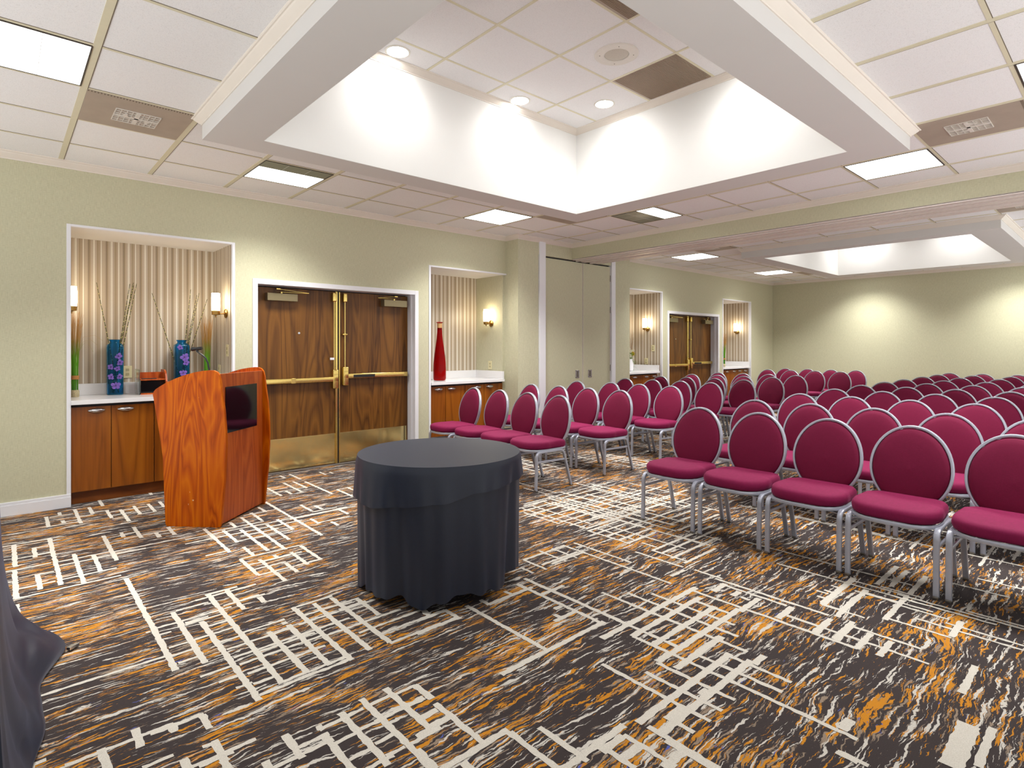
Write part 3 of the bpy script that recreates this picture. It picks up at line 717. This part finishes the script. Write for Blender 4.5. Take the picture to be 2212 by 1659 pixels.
# ------------------------------------------------------------------ wall sconces (axis: arm leaves the wall along +/-x)
def sconce(xw, y, d, label):
    """xw wall plane, d = -1 lamp stands on the -x side of the wall"""
    t = thing('wall_sconce', label, 'wall lamp', (xw, y, 1.65), 0, 'opal glass wall sconces')
    q = MB(); Mr = Matrix.Rotation(PI/2, 4, 'Y')
    q.lathe([(.045, 0), (.045, .008*d), (.036, .014*d), (.012, .02*d)], (0, 0, -.005), 28, Mr); q.obj('back_plate', M['antique'], t, smooth=True)
    q = MB(); q.tube([(0, 0, -.005), (d*.05, 0, -.01), (d*.085, 0, -.005), (d*.095, 0, .02)], .007, None, 10); q.obj('arm', M['antique'], t, smooth=True)
    q = MB(); q.lathe([(.006, -.045), (.006, -.028), (.012, -.024), (.036, -.020), (.038, .018), (.034, .020)], (d*.095, 0, 0), 28); q.obj('holder', M['antique'], t, smooth=True, angle=.6)
    q = MB(); q.lathe([(.036, .021), (.0385, .05), (.0385, .15), (.036, .19), (.033, .19), (.033, .021)], (d*.095, 0, 0), 32, cap=False); q.obj('lamp_shade', M['shade'], t, smooth=True, label='glowing white glass cylinder shade')
sconce(.362, 6.20, 1, 'lit wall sconce at the left edge of the near niche, above the dyed grass')
sconce(1.658, 6.06, -1, 'lit wall sconce on the right side of the niche behind the lectern')
sconce(5.173, 6.175, -1, 'lit wall sconce on the green side wall beside the red bottle')
sconce(9.018, 6.20, -1, 'lit wall sconce in the niche with the yellow flowers')
sconce(12.558, 6.20, -1, 'lit wall sconce in the farthest niche')

def plate(loc, axis, label, kind='rocker'):
    t = thing('outlet_plate', label, 'outlet', loc, 0, 'ivory wall plates')
    w_, h_ = .036, .058; q = MB()
    if axis == 'y': q.box(-w_, w_, -.006, 0, -h_, h_, .002)
    else: q.box(-.006, 0, -w_, w_, -h_, h_, .002)
    q.obj('cover_plate', M['ivory'], t)
    q = MB()
    for z in (-.02, .02):
        if axis == 'y': q.box(-.014, .014, -.0085, -.005, z-.013, z+.013, .001)
        else: q.box(-.0085, -.005, -.014, .014, z-.013, z+.013, .001)
    q.obj('socket', flat('socket_plastic', srgb(176, 168, 130), .4), t)
plate((.905, YB, 1.075), 'y', 'ivory outlet plate beside the left blue vase')
plate((1.66, 6.30, 1.075), 'x', 'lower ivory outlet plate on the striped side wall behind the lectern')
plate((1.66, 6.02, 1.28), 'x', 'upper ivory switch plate on the striped side wall behind the lectern')
plate((5.175, 6.20, 1.055), 'x', 'ivory outlet plate on the green wall beside the red bottle')
plate((9.02, 6.08, 1.288), 'x', 'upper ivory switch plate below the sconce by the yellow flowers')
plate((9.02, 6.23, 1.043), 'x', 'lower ivory outlet plate beside the yellow flowers')

# ------------------------------------------------------------------ vases, flowers, bottle
def squareloop(r, z, k=6.0, n=32):
    out = []
    for i in range(n):
        a = 2*PI*i/n; c_, s_ = math.cos(a), math.sin(a); q = (abs(c_)**k+abs(s_)**k)**(-1/k); out.append(Vector((r*q*c_, r*q*s_, z)))
    return out
def blue_vase(loc, label, stems, blooms, rz=0):
    t = thing('glass_vase', label, 'vase', loc, rz, 'teal glass vases with bamboo stems')
    q = MB(); prof = [(.058, 0, 6), (.063, .01, 6), (.065, .44, 6), (.062, .462, 5), (.045, .476, 3), (.038, .484, 2), (.038, .496, 2), (.048, .51, 2), (.045, .512, 2), (.034, .494, 2), (.036, .478, 2.2), (.056, .456, 5), (.060, .44, 6), (.058, .012, 6)]
    rings = [[q.b.verts.new(p) for p in squareloop(r, z, k)] for r, z, k in prof]; n = 32
    for i in range(len(rings)-1):
        for j in range(n): q.b.faces.new([rings[i][j], rings[i][(j+1) % n], rings[i+1][(j+1) % n], rings[i+1][j]])
    q.b.faces.new(rings[0][::-1]); q.b.faces.new(rings[-1]); q.obj('vase_body', M['teal'], t, smooth=True, angle=1.0)
    for (ax, ay, bx, by, bz) in stems:
        q = MB(); A = Vector((ax, ay, .02)); B = Vector((bx, by, bz)); Lg = (B-A).length; N = 26
        q.tube([A.lerp(B, i/N)+Vector((0, 0, 0)) for i in range(N+1)], .0052, None, 8, taper=lambda u: 1-.55*u)
        st = q.obj('bamboo_stem', M['bamboo'], t, smooth=True)
        q = MB()
        for i in range(1, 20):
            u = i/20; p = A.lerp(B, u)+Vector((0, 0, 0)); d = (B-A).normalized()*.004; q.tube([p-d, p+d], .0062*(1-.5*u), None, 8)
        q.obj('stem_node', M['node'], st)
    for (x, y, z, s) in blooms:
        y = -.0665; x = max(-.062+s, min(.062-s, x))
        q = MB()
        for k in range(5):
            an = k*2*PI/5+.3+x*40; q2 = [(0, 0)]
            q.prism([(0, 0), (.4, .42), (.85, .46), (1.12, .1), (.95, -.34), (.5, -.38)] if k != 1 else [(0, 0), (.4, .2), (.75, .18), (.8, 0), (.7, -.18), (.4, -.2)], -.001, .001, lambda a, b_, tt, an=an, x=x, y=y, z=z, s=s: (x+s*(a*math.cos(an)-b_*math.sin(an)), y+tt, z+s*(a*math.sin(an)+b_*math.cos(an))))
        bl = q.obj('orchid_bloom', M['orchid'], t, label='violet orchid bloom inside the glass')
        q = MB(); q.lathe([(.001, -.008), (.007, 0), (.001, .008)], (x, y-.004, z), 10); q.obj('bloom_centre', M['orchidd'], bl)
ST1 = [(.03, 0, -.135, .03, 1.035), (-.02, .01, .12, .02, 1.04), (-.03, -.01, .15, .03, 1.055), (-.01, .0, .17, -.01, 1.045), (-.03, .02, .155, .05, 1.03)]
BL1 = [(.02, -.05, .36, .028), (.03, -.05, .30, .026), (.01, -.05, .245, .024), (-.038, -.045, .26, .024), (-.035, -.045, .17, .026), (.0, -.05, .09, .036), (.028, -.045, .17, .024)]
blue_vase((.790, 6.40, ZT), 'square teal glass vase with violet blooms, left of the two, beside the outlet', ST1, BL1)
ST2 = [(.02, 0, -.245, .04, .965), (-.01, .01, .085, .02, 1.02), (-.02, 0, .165, .04, .99), (-.03, .01, .235, .02, .93), (-.02, .02, .15, .06, .97)]
BL2 = [(.012, -.05, .345, .038), (.025, -.05, .29, .028), (.0, -.05, .19, .032), (-.025, -.05, .44, .024), (.0, -.05, .08, .03)]
blue_vase((1.335, 6.38, ZT), 'square teal glass vase with violet blooms, right of the two, behind the lectern', ST2, BL2)

def grass(loc, label, n=70, h=.74, r0=.026, r1=.085, wisps=True, seed=1):
    rr = random.Random(seed)
    t = thing('dried_grass_bundle', label, 'dried grass', loc, 0, 'bundles of dyed dried grass')
    q = MB(); q.lathe([(.030, 0), (.034, .012), (.034, .05), (.029, .062)], n=20); q.obj('foot', M['pebble'], t, smooth=True)
    q = MB()
    for i in range(n):
        a = rr.uniform(0, 2*PI); ra = r0*math.sqrt(rr.random()); hh = h*rr.uniform(.82, 1.0); rb = r1*math.sqrt(rr.random())*rr.uniform(.6, 1); pts = []
        for k in range(7):
            u = k/6; rad = ra+(rb-ra)*max(0, (u-.3)/.7)**1.4; pts.append((rad*math.cos(a), rad*math.sin(a), .05+hh*u-.03*u))
        q.tube(pts, .0019, None, 4, taper=lambda u: 1.15-.8*u)
    if wisps:
        for (dx, dz, s) in ((.16, .46, 1), (.20, .50, 1), (.13, .44, -1)):
            q.tube([(.03, 0, .40), (.06, -.01, dz+.03), (dx*.7, -.02, dz+.05), (dx, -.02, dz+.02*s-.02)], .0009, None, 4)
    q.obj('grass_blade', M['straw'], t, kind='stuff')
    q = MB(); q.lathe([(r0+.004, .155), (r0+.006, .16), (r0+.006, .185), (r0+.004, .19)], n=20, cap=False); q.obj('raffia_tie', M['raffia'], t, label='brown raffia tie')
grass((.488, 6.33, ZT), 'green and brown dyed grass bundle under the leftmost wall sconce', seed=1, r1=.075)
grass((1.560, 6.36, ZT), 'green and brown dyed grass bundle behind the lectern microphone', seed=2, r1=.075, wisps=False)
grass((11.93, 6.20, ZT), 'small dyed grass bundle in the farthest niche', seed=3, r1=.10, wisps=False)

# desktop organiser with clear panel
t = thing('desk_organizer', 'small red-brown wooden desk organizer on the countertop beside the left blue vase', 'organizer', (.965, 6.20, ZT))
q = MB(); q.box(.0, .20, .0, .22, .0, .012); q.box(0, .20, .205, .22, .012, .20); q.box(.0, .20, .02, .22, .13, .142, .001); q.obj('box_frame', M['podfront'], t)
q = MB(); q.prism([(-.005, 0), (.23, 0), (.23, .225), (.10, .225), (.06, .215), (.03, .19), (.012, .15), (-.002, .12)], .20, .214, lambda a, b_, tt: (tt, a, b_)); q.obj('curved_side', M['podfront'], t)
q = MB(); q.box(.004, .196, .03, .2, .014, .128); q.obj('dark_bay', M['glassblk'], t)
q = MB(); q.box(.01, .13, .02, .05, .142, .150, .002); q.obj('pen', M['plastic'], t)
t2 = tag(MB().box(-.003, .003, -.02, .20, 0, .235, .001).obj('acrylic_panel', M['clear']), 'clear acrylic panel standing left of the wooden desk organizer', 'panel'); t2.location = (.950, 6.20, ZT)

# red bottle
t = thing('glass_bottle', 'tall ruby red glass bottle with a cork neck on the white countertop', 'bottle', (4.305, 6.20, ZT))
q = MB(); q.lathe([(.066, 0), (.078, .006), (.084, .03), (.085, .14), (.082, .22), (.072, .33), (.055, .45), (.041, .55), (.034, .63), (.032, .70), (.028, .70), (.029, .63), (.036, .55), (.050, .45), (.067, .33), (.077, .22), (.080, .14), (.079, .03), (.070, .014)], n=40); q.obj('bottle_body', M['red'], t, smooth=True, angle=1.0)
q = MB(); q.lathe([(.030, .665), (.033, .70), (.034, .755), (.030, .756)], n=28); q.obj('cork_neck', M['cork'], t, smooth=True)
q = MB(); q.lathe([(.034, .755), (.043, .760), (.043, .768), (.034, .770)], n=28); q.obj('lip', M['red'], t, smooth=True)

# flower arrangement in the third niche
t = thing('flower_arrangement', 'flower arrangement with yellow and white blooms beside the partition pocket', 'flowers', (8.50, 6.18, ZT))
rr = random.Random(5)
q = MB(); q.lathe([(.05, 0), (.07, .02), (.075, .12), (.055, .20), (.06, .22)], (-.08, 0, 0), 24); q.obj('pot', M['white'], t, smooth=True)
q = MB()
for i in range(70):
    a = rr.uniform(-1.2, 1.2); r = rr.uniform(.05, .2); z0 = rr.uniform(.1, .34); p0 = Vector((-.06, 0, z0)); p1 = p0+Vector((math.cos(a)*r, math.sin(a)*r*.6, rr.uniform(-.16, .06)))
    q.tube([p0, (p0+p1)/2+Vector((0, 0, .03)), p1], .006, .001, 4, taper=lambda u: 1-.85*u)
q.obj('leaf_spray', M['leaf'], t, kind='stuff')
for i, (x, y, z, s, m) in enumerate(((.045, 0, .315, .042, 'yellow'), (-.01, .02, .14, .022, 'yellow'), (-.06, -.02, .36, .03, 'cream'), (.0, .0, .37, .025, 'cream'), (.075, .01, .375, .02, 'cream'), (-.05, 0, .28, .035, 'cream'), (-.02, .03, .40, .022, 'cream'))):
    q = MB()
    for k in range(9):
        an = k*2*PI/9; q.prism([(0, -.2), (.9, -.18), (1.05, 0), (.9, .18), (0, .2)], -.002, .002, lambda a, b_, tt, an=an, x=x, y=y, z=z, s=s: (x-.35*s+tt+.3*s*(1-a*a), y+s*(a*math.cos(an)-b_*math.sin(an)), z+s*(a*math.sin(an)+b_*math.cos(an))))
    q.lathe([(.001, -.3*s), (.35*s, 0), (.001, .3*s)], (x-.1*s, y, z), 10)
    q.obj('bloom', M[m], t, label=('yellow' if m == 'yellow' else 'white')+' bloom')
q = MB()
for dx, dz in ((.02, .66), (.09, .72), (-.02, .60)): q.tube([(-.05, 0, .2), (-.02+dx*.3, .0, .45), (dx, .01, dz)], .003, None, 5, taper=lambda u: 1.2-.8*u)
q.obj('twig', M['twig'], t)
# small sprinkler in the farthest niche ceiling
q = MB(); q.lathe([(.004, 0), (.020, -.003), (.020, -.006), (.006, -.008), (.006, -.03), (.014, -.034), (.001, -.036)], (11.62, 6.25, NZ), 14); tag(q.obj('sprinkler_head', M['glide'], smooth=True), 'small sprinkler head under the farthest niche ceiling', 'sprinkler')

# ------------------------------------------------------------------ lectern
LU = Vector((.72838, .68517, 0)); LV = Vector((-.68517, .72838, 0))
t = thing('lectern', 'orange cherry wood lectern with curved sides and a glossy black front panel', 'lectern', (1.186, 4.49, 0), math.atan2(LU.y, LU.x))
side = [(.0, 0), (.412, 0), (.421, .02), (.427, .15), (.441, .50), (.467, .677), (.496, .836), (.512, .93), (.519, .962), (.514, .985), (.498, 1.004), (.458, 1.030), (.412, 1.056), (.340, 1.086), (.273, 1.110), (.200, 1.130), (.136, 1.141), (.085, 1.146), (.050, 1.145), (.025, 1.134), (.006, 1.112), (-.004, 1.07), (-.020, .945), (-.033, .858), (-.045, .70), (-.048, .60), (-.045, .50), (-.037, .334), (-.020, .159), (-.006, .02)]
for k, (a, b_) in enumerate(((0, .022), (.618, .640))):
    q = MB(); q.prism(side, a, b_, lambda d, z, tt: (tt, d, z), .002); q.obj('side_panel', M['podium'], t)
q = MB(); q.box(.022, .618, .012, .030, .012, 1.118, .001); fp = q.obj('front_panel', M['podfront'], t)
q = MB(); q.box(.085, .522, .007, .012, .672, 1.018, .002); q.obj('black_panel', M['glassblk'], fp, label='glossy black display panel')
q = MB(); q.prism([(.03, 1.10), (.40, .985), (.47, .965), (.47, .945), (.03, 1.08)], .022, .618, lambda d, z, tt: (tt, d, z)); q.obj('reading_top', M['podfront'], t)
for z in (.35, .72):
    q = MB(); q.box(.022, .618, .03, .40, z, z+.018); q.obj('shelf', M['podfront'], t)
q = MB(); q.box(.022, .618, .03, .39, .012, .035); q.obj('bottom_board', M['podfront'], t)
q = MB()
for (d, z, dl, dz) in ((.20, .19, .012, .010), (.24, .16, .004, .01), (.16, .945, .003, .002), (.23, .25, .003, .008)): q.box(-.0006, .001, d, d+dl, z, z+dz)
q.obj('scratch', M['cork'], t)
mt = thing('gooseneck_microphone', 'black gooseneck microphone rising from the lectern top', 'microphone', (1.218, 4.905, 1.02))
base_p = Vector((1.218, 4.905, 1.02)); P_ = [Vector(p)-base_p for p in ((1.218, 4.905, 1.02), (1.222, 4.906, 1.09), (1.219, 4.909, 1.132), (1.211, 4.917, 1.192), (1.198, 4.930, 1.228), (1.180, 4.946, 1.252), (1.163, 4.961, 1.266), (1.151, 4.971, 1.277))]
q = MB(); q.tube(P_, .0065, None, 10, taper=lambda u: 1.15-.3*u); q.obj('gooseneck', M['plastic'], mt, smooth=True)
q = MB(); q.lathe([(.024, .0), (.024, .012), (.012, .022)], n=20); q.obj('microphone_base', M['plastic'], mt, smooth=True)
q = MB(); A = Vector((1.118, 5.002, 1.298))-base_p; B = Vector((1.176, 4.949, 1.306))-base_p
q.tube([A, A.lerp(B, .25), A.lerp(B, .4), A.lerp(B, .75), B], .013, None, 16, taper=lambda u: (1.25 if u < .3 else (.9 if u < .7 else 1.05)))
q.tube([A.lerp(B, .5), P_[-1]], .009, None, 10); q.obj('microphone_head', M['plastic'], mt, smooth=True)

# ------------------------------------------------------------------ round table with black cloth
TC = Vector((1.864, 2.682, 0)); TR = .452; TZ = .722
t = thing('round_table', 'round table hidden under the black cloth, mid floor', 'table', TC)
q = MB(); q.lathe([(TR-.012, TZ-.03), (TR-.01, TZ-.004), (TR-.014, TZ-.002)], n=48); q.obj('tabletop', M['podfront'], t, smooth=True)
q = MB(); q.lathe([(.035, .03), (.035, TZ-.03)], n=20); q.obj('pedestal', M['plastic'], t, smooth=True)
q = MB(); q.lathe([(.25, 0), (.25, .02), (.05, .04)], n=32); q.obj('base', M['plastic'], t, smooth=True)
def fold(a, seed=0.0):
    return (.50*math.sin(a*9+1.1+seed)+.34*math.sin(a*17+2.3+seed*2)+.22*math.sin(a*29+.4)+.30*math.sin(a*5+3+seed))
cam_a = math.atan2(-TC.y, -TC.x)
def hem(a):   # overlay hem height: low at the left, higher towards the right
    d = math.atan2(math.sin(a-cam_a), math.cos(a-cam_a))
    return .550+.050*math.tanh(d*1.6)+.004*math.sin(a*7+1)+.003*math.sin(a*13)
t = thing('tablecloth', 'black two-layer cloth draped over the round table', 'tablecloth', TC)
q = MB()
def top(u, v):
    a = u*2*PI
    if v < .5: r = (TR+.004)*v/.5; return Vector((r*math.cos(a), r*math.sin(a), TZ+.003))
    w_ = (v-.5)/.5; zt = TZ+.003; zb = hem(a); z = zt+(zb-zt)*w_
    r = TR+.004+.006*min(1, w_*6)+(.006+.009*w_)*w_**.6*(fold(a, 1.7)*.9)+.008*w_
    return Vector((r*math.cos(a), r*math.sin(a), z))
q.grid(top, 300, 27, True); bmesh.ops.remove_doubles(q.b, verts=q.b.verts, dist=1e-5); q.obj('cloth_overlay', M['black'], t, smooth=True, angle=.75)
q = MB()
def skirt(u, v):
    a = u*2*PI; z0 = TZ-.02; f = fold(a*.82 if False else a, 1.7)
    d = math.atan2(math.sin(a-cam_a), math.cos(a-cam_a))
    zb = .045+.020*math.sin(a*6+.6)+.012*math.sin(a*11)-.018*f+.03*max(0, math.tanh(d*2))
    z = z0+(zb-z0)*v
    r = TR+.001+(.006+.026*v**.9)*f*.66-.014*v
    return Vector((r*math.cos(a), r*math.sin(a), max(.004, z)))
q.grid(skirt, 360, 30, True); sk = q.obj('cloth_skirt', M['black'], t, smooth=True, angle=1.2)

# ------------------------------------------------------------------ black draped table at the left edge
t = thing('draped_table', 'long table under a black cloth pooling on the carpet, cut by the left edge', 'table', (-.385, 2.75, 0))
q = MB(); q.box(-.38, .36, -1.0, .82, .70, .73, .004); q.obj('tabletop', M['plastic'], t)
for sx in (-1, 1):
    for sy in (-.9, .72):
        q = MB(); q.box(sx*.33-.015, sx*.33+.015, sy-.015, sy+.015, 0, .70); q.obj('leg', M['glide'], t)
tc_ = thing('black_tablecloth', 'black floor-length cloth with crumpled hem at the lower left edge', 'tablecloth', (-.385, 2.75, 0))
q = MB()
def drape(u, v):
    pu = (u % 1)*4; hx_, hy0, hy1 = .375, -1.015, .835
    per = 2*(2*hx_)+2*(hy1-hy0); s_ = u*per
    if s_ < (hy1-hy0): p = Vector((hx_, hy0+s_, 0)); n = Vector((1, 0, 0))
    elif s_ < (hy1-hy0)+2*hx_: p = Vector((hx_-(s_-(hy1-hy0)), hy1, 0)); n = Vector((0, 1, 0))
    elif s_ < 2*(hy1-hy0)+2*hx_: p = Vector((-hx_, hy1-(s_-(hy1-hy0)-2*hx_), 0)); n = Vector((-1, 0, 0))
    else: p = Vector((-hx_+(s_-2*(hy1-hy0)-2*hx_), hy0, 0)); n = Vector((0, -1, 0))
    c_ = Vector((p.x/hx_, (p.y+.09)/.925, 0)); 
    if abs(c_.x) > .9 and abs(c_.y) > .9: n = (Vector((c_.x, c_.y, 0))).normalized()
    f = math.sin(s_*11)*.5+math.sin(s_*19+1)*.35+math.sin(s_*31+2)*.12
    g = .5+.32*math.sin(s_*4.6+1.4)+.18*math.sin(s_*9.3+.3)
    if v < .60:
        w_ = v/.60; return p+n*(.004+.012*w_+.045*w_**4+.014*w_*f)+Vector((0, 0, .735-(.735-.11)*w_))
    w_ = (v-.60)/.40
    out = .061+.014*f*(1-.5*w_)+w_*(.0+.165*g)
    z = .11*(1-w_)**1.8+.010+.040*g*math.sin(w_*PI)**2*(.7+.3*math.sin(s_*15+w_*3))
    return p+n*out+Vector((0, 0, max(.006, z)))
q.grid(drape, 420, 46, True); q.obj('cloth_drop', M['black'], tc_, smooth=True, angle=1.3)
q = MB(); q.box(-.378, .378, -1.018, .838, .731, .737, .003); q.obj('cloth_top', M['black'], tc_)
cl = tag(MB().box(-.022, .022, -.010, .010, 0, .014, .002).obj('metal_clip', M['chrome']), 'small metal clip on the carpet at the crumpled black hem', 'clip'); cl.location = (.235, 3.12, .004); cl.rotation_euler = (0, 0, .6)

# ------------------------------------------------------------------ banquet chairs
def arc(c_, r, a0, a1, n, y):
    return [(c_[0]+r*math.cos(a0+(a1-a0)*i/n), y, c_[1]+r*math.sin(a0+(a1-a0)*i/n)) for i in range(n+1)]
def make_chair():
    t = thing('banquet_chair', '', 'chair')
    LY = .2085
    # seat cushion: bowed front, rounded plan, domed top
    q = MB(); N = 40; rings = []
    def plan(k):
        a = 2*PI*k/N; c_, s_ = math.cos(a), math.sin(a); e = 5.0
        r = (abs(c_)**e+abs(s_)**e)**(-1/e); x = -r*c_; y = r*s_
        w_ = .222-.020*(x+1)/2
        X = .197+x*.222; Y = y*w_
        if x < 0: X -= .028*(1-y*y)*min(1, -x*1.3)
        if x < -.3 and abs(y) > .55: X += .035*(abs(y)-.55)/.45
        return X, Y
    for (k_, z) in ((.90, .372), (.965, .376), (.995, .392), (1.0, .410), (.985, .426), (.945, .438), (.86, .444), (.62, .447), (.3, .449)):
        ring = []
        for k in range(N):
            X, Y = plan(k); ring.append(q.b.verts.new((.197+(X-.197)*k_, Y*k_, z-(.006 if X > .35 else 0))))
        rings.append(ring)
    for i in range(len(rings)-1):
        for k in range(N): q.b.faces.new([rings[i][k], rings[i][(k+1) % N], rings[i+1][(k+1) % N], rings[i+1][k]])
    q.b.faces.new(rings[0][::-1]); q.b.faces.new(rings[-1])
    seat = q.obj('seat', M['burg'], t, smooth=True, angle=1.2)
    # metal rim under the cushion
    q = MB(); pts = []
    for k in range(N):
        X, Y = plan(k); pts.append((.197+(X-.197)*.985, Y*.97, .362))
    q.tube(pts, .006, .011, 8, closed=True, power=4)
    q.obj('seat_rim', M['silver'], t, smooth=True)
    q = MB(); q.box(.02, .38, -.18, .18, .358, .366); q.obj('seat_board', M['plastic'], t)
    for sy in (-1, 1):
        y = sy*LY; r = .045
        fpts = [(0, y, 0.008), (.004, y, .15), (.008, y, .30)]+arc((.008+r, .305), r, PI, PI/2, 6, y)+[(.17, y, .352)]
        q = MB(); q.tube(fpts, .0105, .0145, 12, up=(0, 1, 0), power=4); leg = q.obj('leg', M['silver'], t, smooth=True)
        q = MB(); q.box(-.018, .018, y-.013, y+.013, 0, .016, .004); q.obj('glide', M['glide'], leg)
        rpts = [(.17, y, .352), (.29, y, .352)]+[(.29+.055*math.sin(a), y, .297+.055*math.cos(a)) for a in (.35, .7, 1.05, 1.3)]+[(.362, y, .24), (.430, y, .008)]
        q = MB(); q.tube(rpts, .0105, .0145, 12, up=(0, 1, 0), power=4); leg = q.obj('leg', M['silver'], t, smooth=True)
        q = MB(); q.box(.413, .449, y-.013, y+.013, 0, .016, .004); q.obj('glide', M['glide'], leg)
        q = MB(); q.tube([(.006, y, .262), (.355, y, .262)], .006, .010, 8, power=4); q.obj('stretcher', M['silver'], t, smooth=True)
        q = MB(); q.tube([(.30, sy*.19, .345), (.385, sy*.165, .350), (.400, sy*.150, .42)], .008, .010, 8, power=4); q.obj('back_bracket', M['silver'], t, smooth=True)
    q = MB(); q.tube([(.05, -LY, .330), (.09, 0, .345), (.05, LY, .330)], .009, .005, 8, power=4); q.obj('cross_bar', M['silver'], t, smooth=True)
    # oval back
    def bp(a, k=1.0, off=0.0):
        yy = .2045*k*math.sin(a); h = .243*k*math.cos(a); hz = .589+h
        if h < 0: yy *= 1-.10*(h/.243)**2
        x = .385+(hz-.34)*.20-.020*(1-(yy/.2045)**2)*0+.018*math.sin((hz-.34)/.5*PI)*-1
        return Vector((x+off, yy*1.0, hz))
    q = MB(); q.tube([bp(2*PI*k/56) for k in range(56)], .0085, .0155, 10, closed=True, up=(1, 0, .0), power=3); q.obj('back_frame', M['silver'], t, smooth=True, angle=.9)
    q = MB()
    def pad(u, v):
        a = u*2*PI; pr = [(.0, -.030), (.35, -.0295), (.62, -.028), (.82, -.0245), (.92, -.019), (.955, -.010), (.958, .0), (.955, .010), (.92, .018), (.80, .022), (.5, .025), (0, .026)]
        k, o_ = pr[min(11, int(round(v*11)))]; return bp(a, max(k, .002), o_)
    q.grid(pad, 48, 12, True); bmesh.ops.remove_doubles(q.b, verts=q.b.verts, dist=2e-4); q.obj('backrest', M['burgb'], t, smooth=True, angle=1.3)
    return t
chair0 = make_chair(); used = [False]
ORD = ['front', 'second', 'third', 'fourth', 'fifth', 'sixth', 'seventh', 'eighth', 'ninth', 'tenth']
POS = ['aisle seat', 'second seat from the aisle', 'third seat from the aisle', 'fourth seat from the aisle', 'fifth seat from the aisle']
XROW = [4.12, 5.08, 6.10, 7.06, 8.00, 8.95, 9.87, 10.92, 11.95, 12.82]
RIGHT = [2.33, 1.858, 1.388, .925, .455]
LEFT = [3.88, 4.34, 4.80, 5.27]
jr = random.Random(11)
def place(x, y, label, group, rz=0.0):
    c_ = chair0 if not used[0] else copy_tree(chair0)
    used[0] = True
    c_.location = (x-.488, y, 0); c_.rotation_euler = (0, 0, rz)
    c_['label'] = label; c_['group'] = group
for r, X in enumerate(XROW):
    for k, Y in enumerate(RIGHT):
        if k == 4 and r > 2: continue
        if k == 3 and r > 8: continue
        j = 0 if r == 0 else jr.uniform(-.012, .012)
        place(X+j, Y+(0 if r == 0 else jr.uniform(-.003, .003)), 'burgundy oval-back chair, right block, %s row, %s' % (ORD[r], POS[k]), 'burgundy banquet chairs of the right block')
for r, X in enumerate(XROW):
    if r == 7: continue
    for k, Y in enumerate(LEFT):
        dx = 0; dy = 0
        if r == 2 and k == 3: dx, dy = -.10, .03
        row = r if r < 7 else r-1
        place(X+dx+jr.uniform(-.012, .012), Y+dy+jr.uniform(-.003, .003), 'burgundy oval-back chair, left block by the wall, %s row, %s' % (ORD[row], POS[k]), 'burgundy banquet chairs of the left block', -.085+jr.uniform(-.006, .006))

# ------------------------------------------------------------------ camera, world, render look
cam = bpy.data.cameras.new('camera'); co = bpy.data.objects.new('camera', cam); COL.objects.link(co); S.camera = co
cam.sensor_width = 36; cam.lens = F_PX/2212*36; cam.shift_x = -(CXP-1106)/2212; cam.shift_y = -(829.5-Y0P)/2212
cam.clip_start = .03; cam.clip_end = 60
co.location = (0, 0, CAM_Z); co.rotation_euler = (PI/2, 0, YAW-PI/2)
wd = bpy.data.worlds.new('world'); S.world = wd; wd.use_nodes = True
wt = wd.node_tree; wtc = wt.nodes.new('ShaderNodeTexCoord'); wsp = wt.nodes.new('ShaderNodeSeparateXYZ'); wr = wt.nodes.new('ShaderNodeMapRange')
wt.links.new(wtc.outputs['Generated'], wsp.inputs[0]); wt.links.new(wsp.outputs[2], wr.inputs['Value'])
wr.inputs['From Min'].default_value = -.35; wr.inputs['From Max'].default_value = .25; wr.inputs['To Min'].default_value = 1.8; wr.inputs['To Max'].default_value = .4  # added fill through the open sides, brighter from below to lift the ceilings
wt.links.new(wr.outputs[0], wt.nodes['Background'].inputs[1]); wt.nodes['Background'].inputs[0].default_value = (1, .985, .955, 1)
# soft light from the ceiling lights (each lamp sits at its own fitting)
def area(x, y, z, sx, sy, power, col=(1, .97, .92), spread=PI):
    l = bpy.data.lights.new('lamp_glow', 'AREA'); l.shape = 'RECTANGLE'; l.size = sx; l.size_y = sy; l.energy = power; l.color = col; l.spread = spread
    o_ = bpy.data.objects.new('lamp_glow', l); COL.objects.link(o_); o_.location = (x, y, z); return o_
def spot(x, y, z, power, ang=1.9, col=(1, .96, .9)):
    l = bpy.data.lights.new('downlight_beam', 'SPOT'); l.energy = power; l.spot_size = ang; l.spot_blend = .8; l.shadow_soft_size = .07; l.color = col
    o_ = bpy.data.objects.new('downlight_beam', l); COL.objects.link(o_); o_.location = (x, y, z); return o_
TR_XY = [(gx(i)+.305, gy(j)+.305) for i, j in ((-1, 2), (2, 0), (6, 0), (8, 2), (8, 6), (6, 8))]+[(hx(i)+.305, gy(j)+.305) for i, j in ((1, 0), (6, 0), (8, 2), (8, 6), (1, 8))]
for x, y in TR_XY: area(x, y, ZC-.009, .54, .54, 29, (1, .985, .95), math.radians(118))
for x, y in ((2.225, 3.755), (3.488, 3.762), (4.112, 3.295), (4.112, 2.04), (2.2, 1.62), (11.65, 3.4), (11.65, 2.0), (9.6, 3.7), (10.3, 1.6)):
    spot(x, y, ZW-.012, 25, 2.6, (1, .98, .95))
S.view_settings.view_transform = 'Standard'; S.view_settings.look = 'None'; S.view_settings.gamma = 1; S.view_settings.use_curve_mapping = False
S.view_settings.exposure = 0.3
S.cycles.max_bounces = 8; S.cycles.diffuse_bounces = 5; S.cycles.use_adaptive_sampling = True; S.cycles.adaptive_threshold = .045; S.cycles.glossy_bounces = 4; S.cycles.transmission_bounces = 6
S.cycles.use_denoising = True; S.cycles.caustics_reflective = False; S.cycles.caustics_refractive = False
S.cycles.sample_clamp_indirect = 6
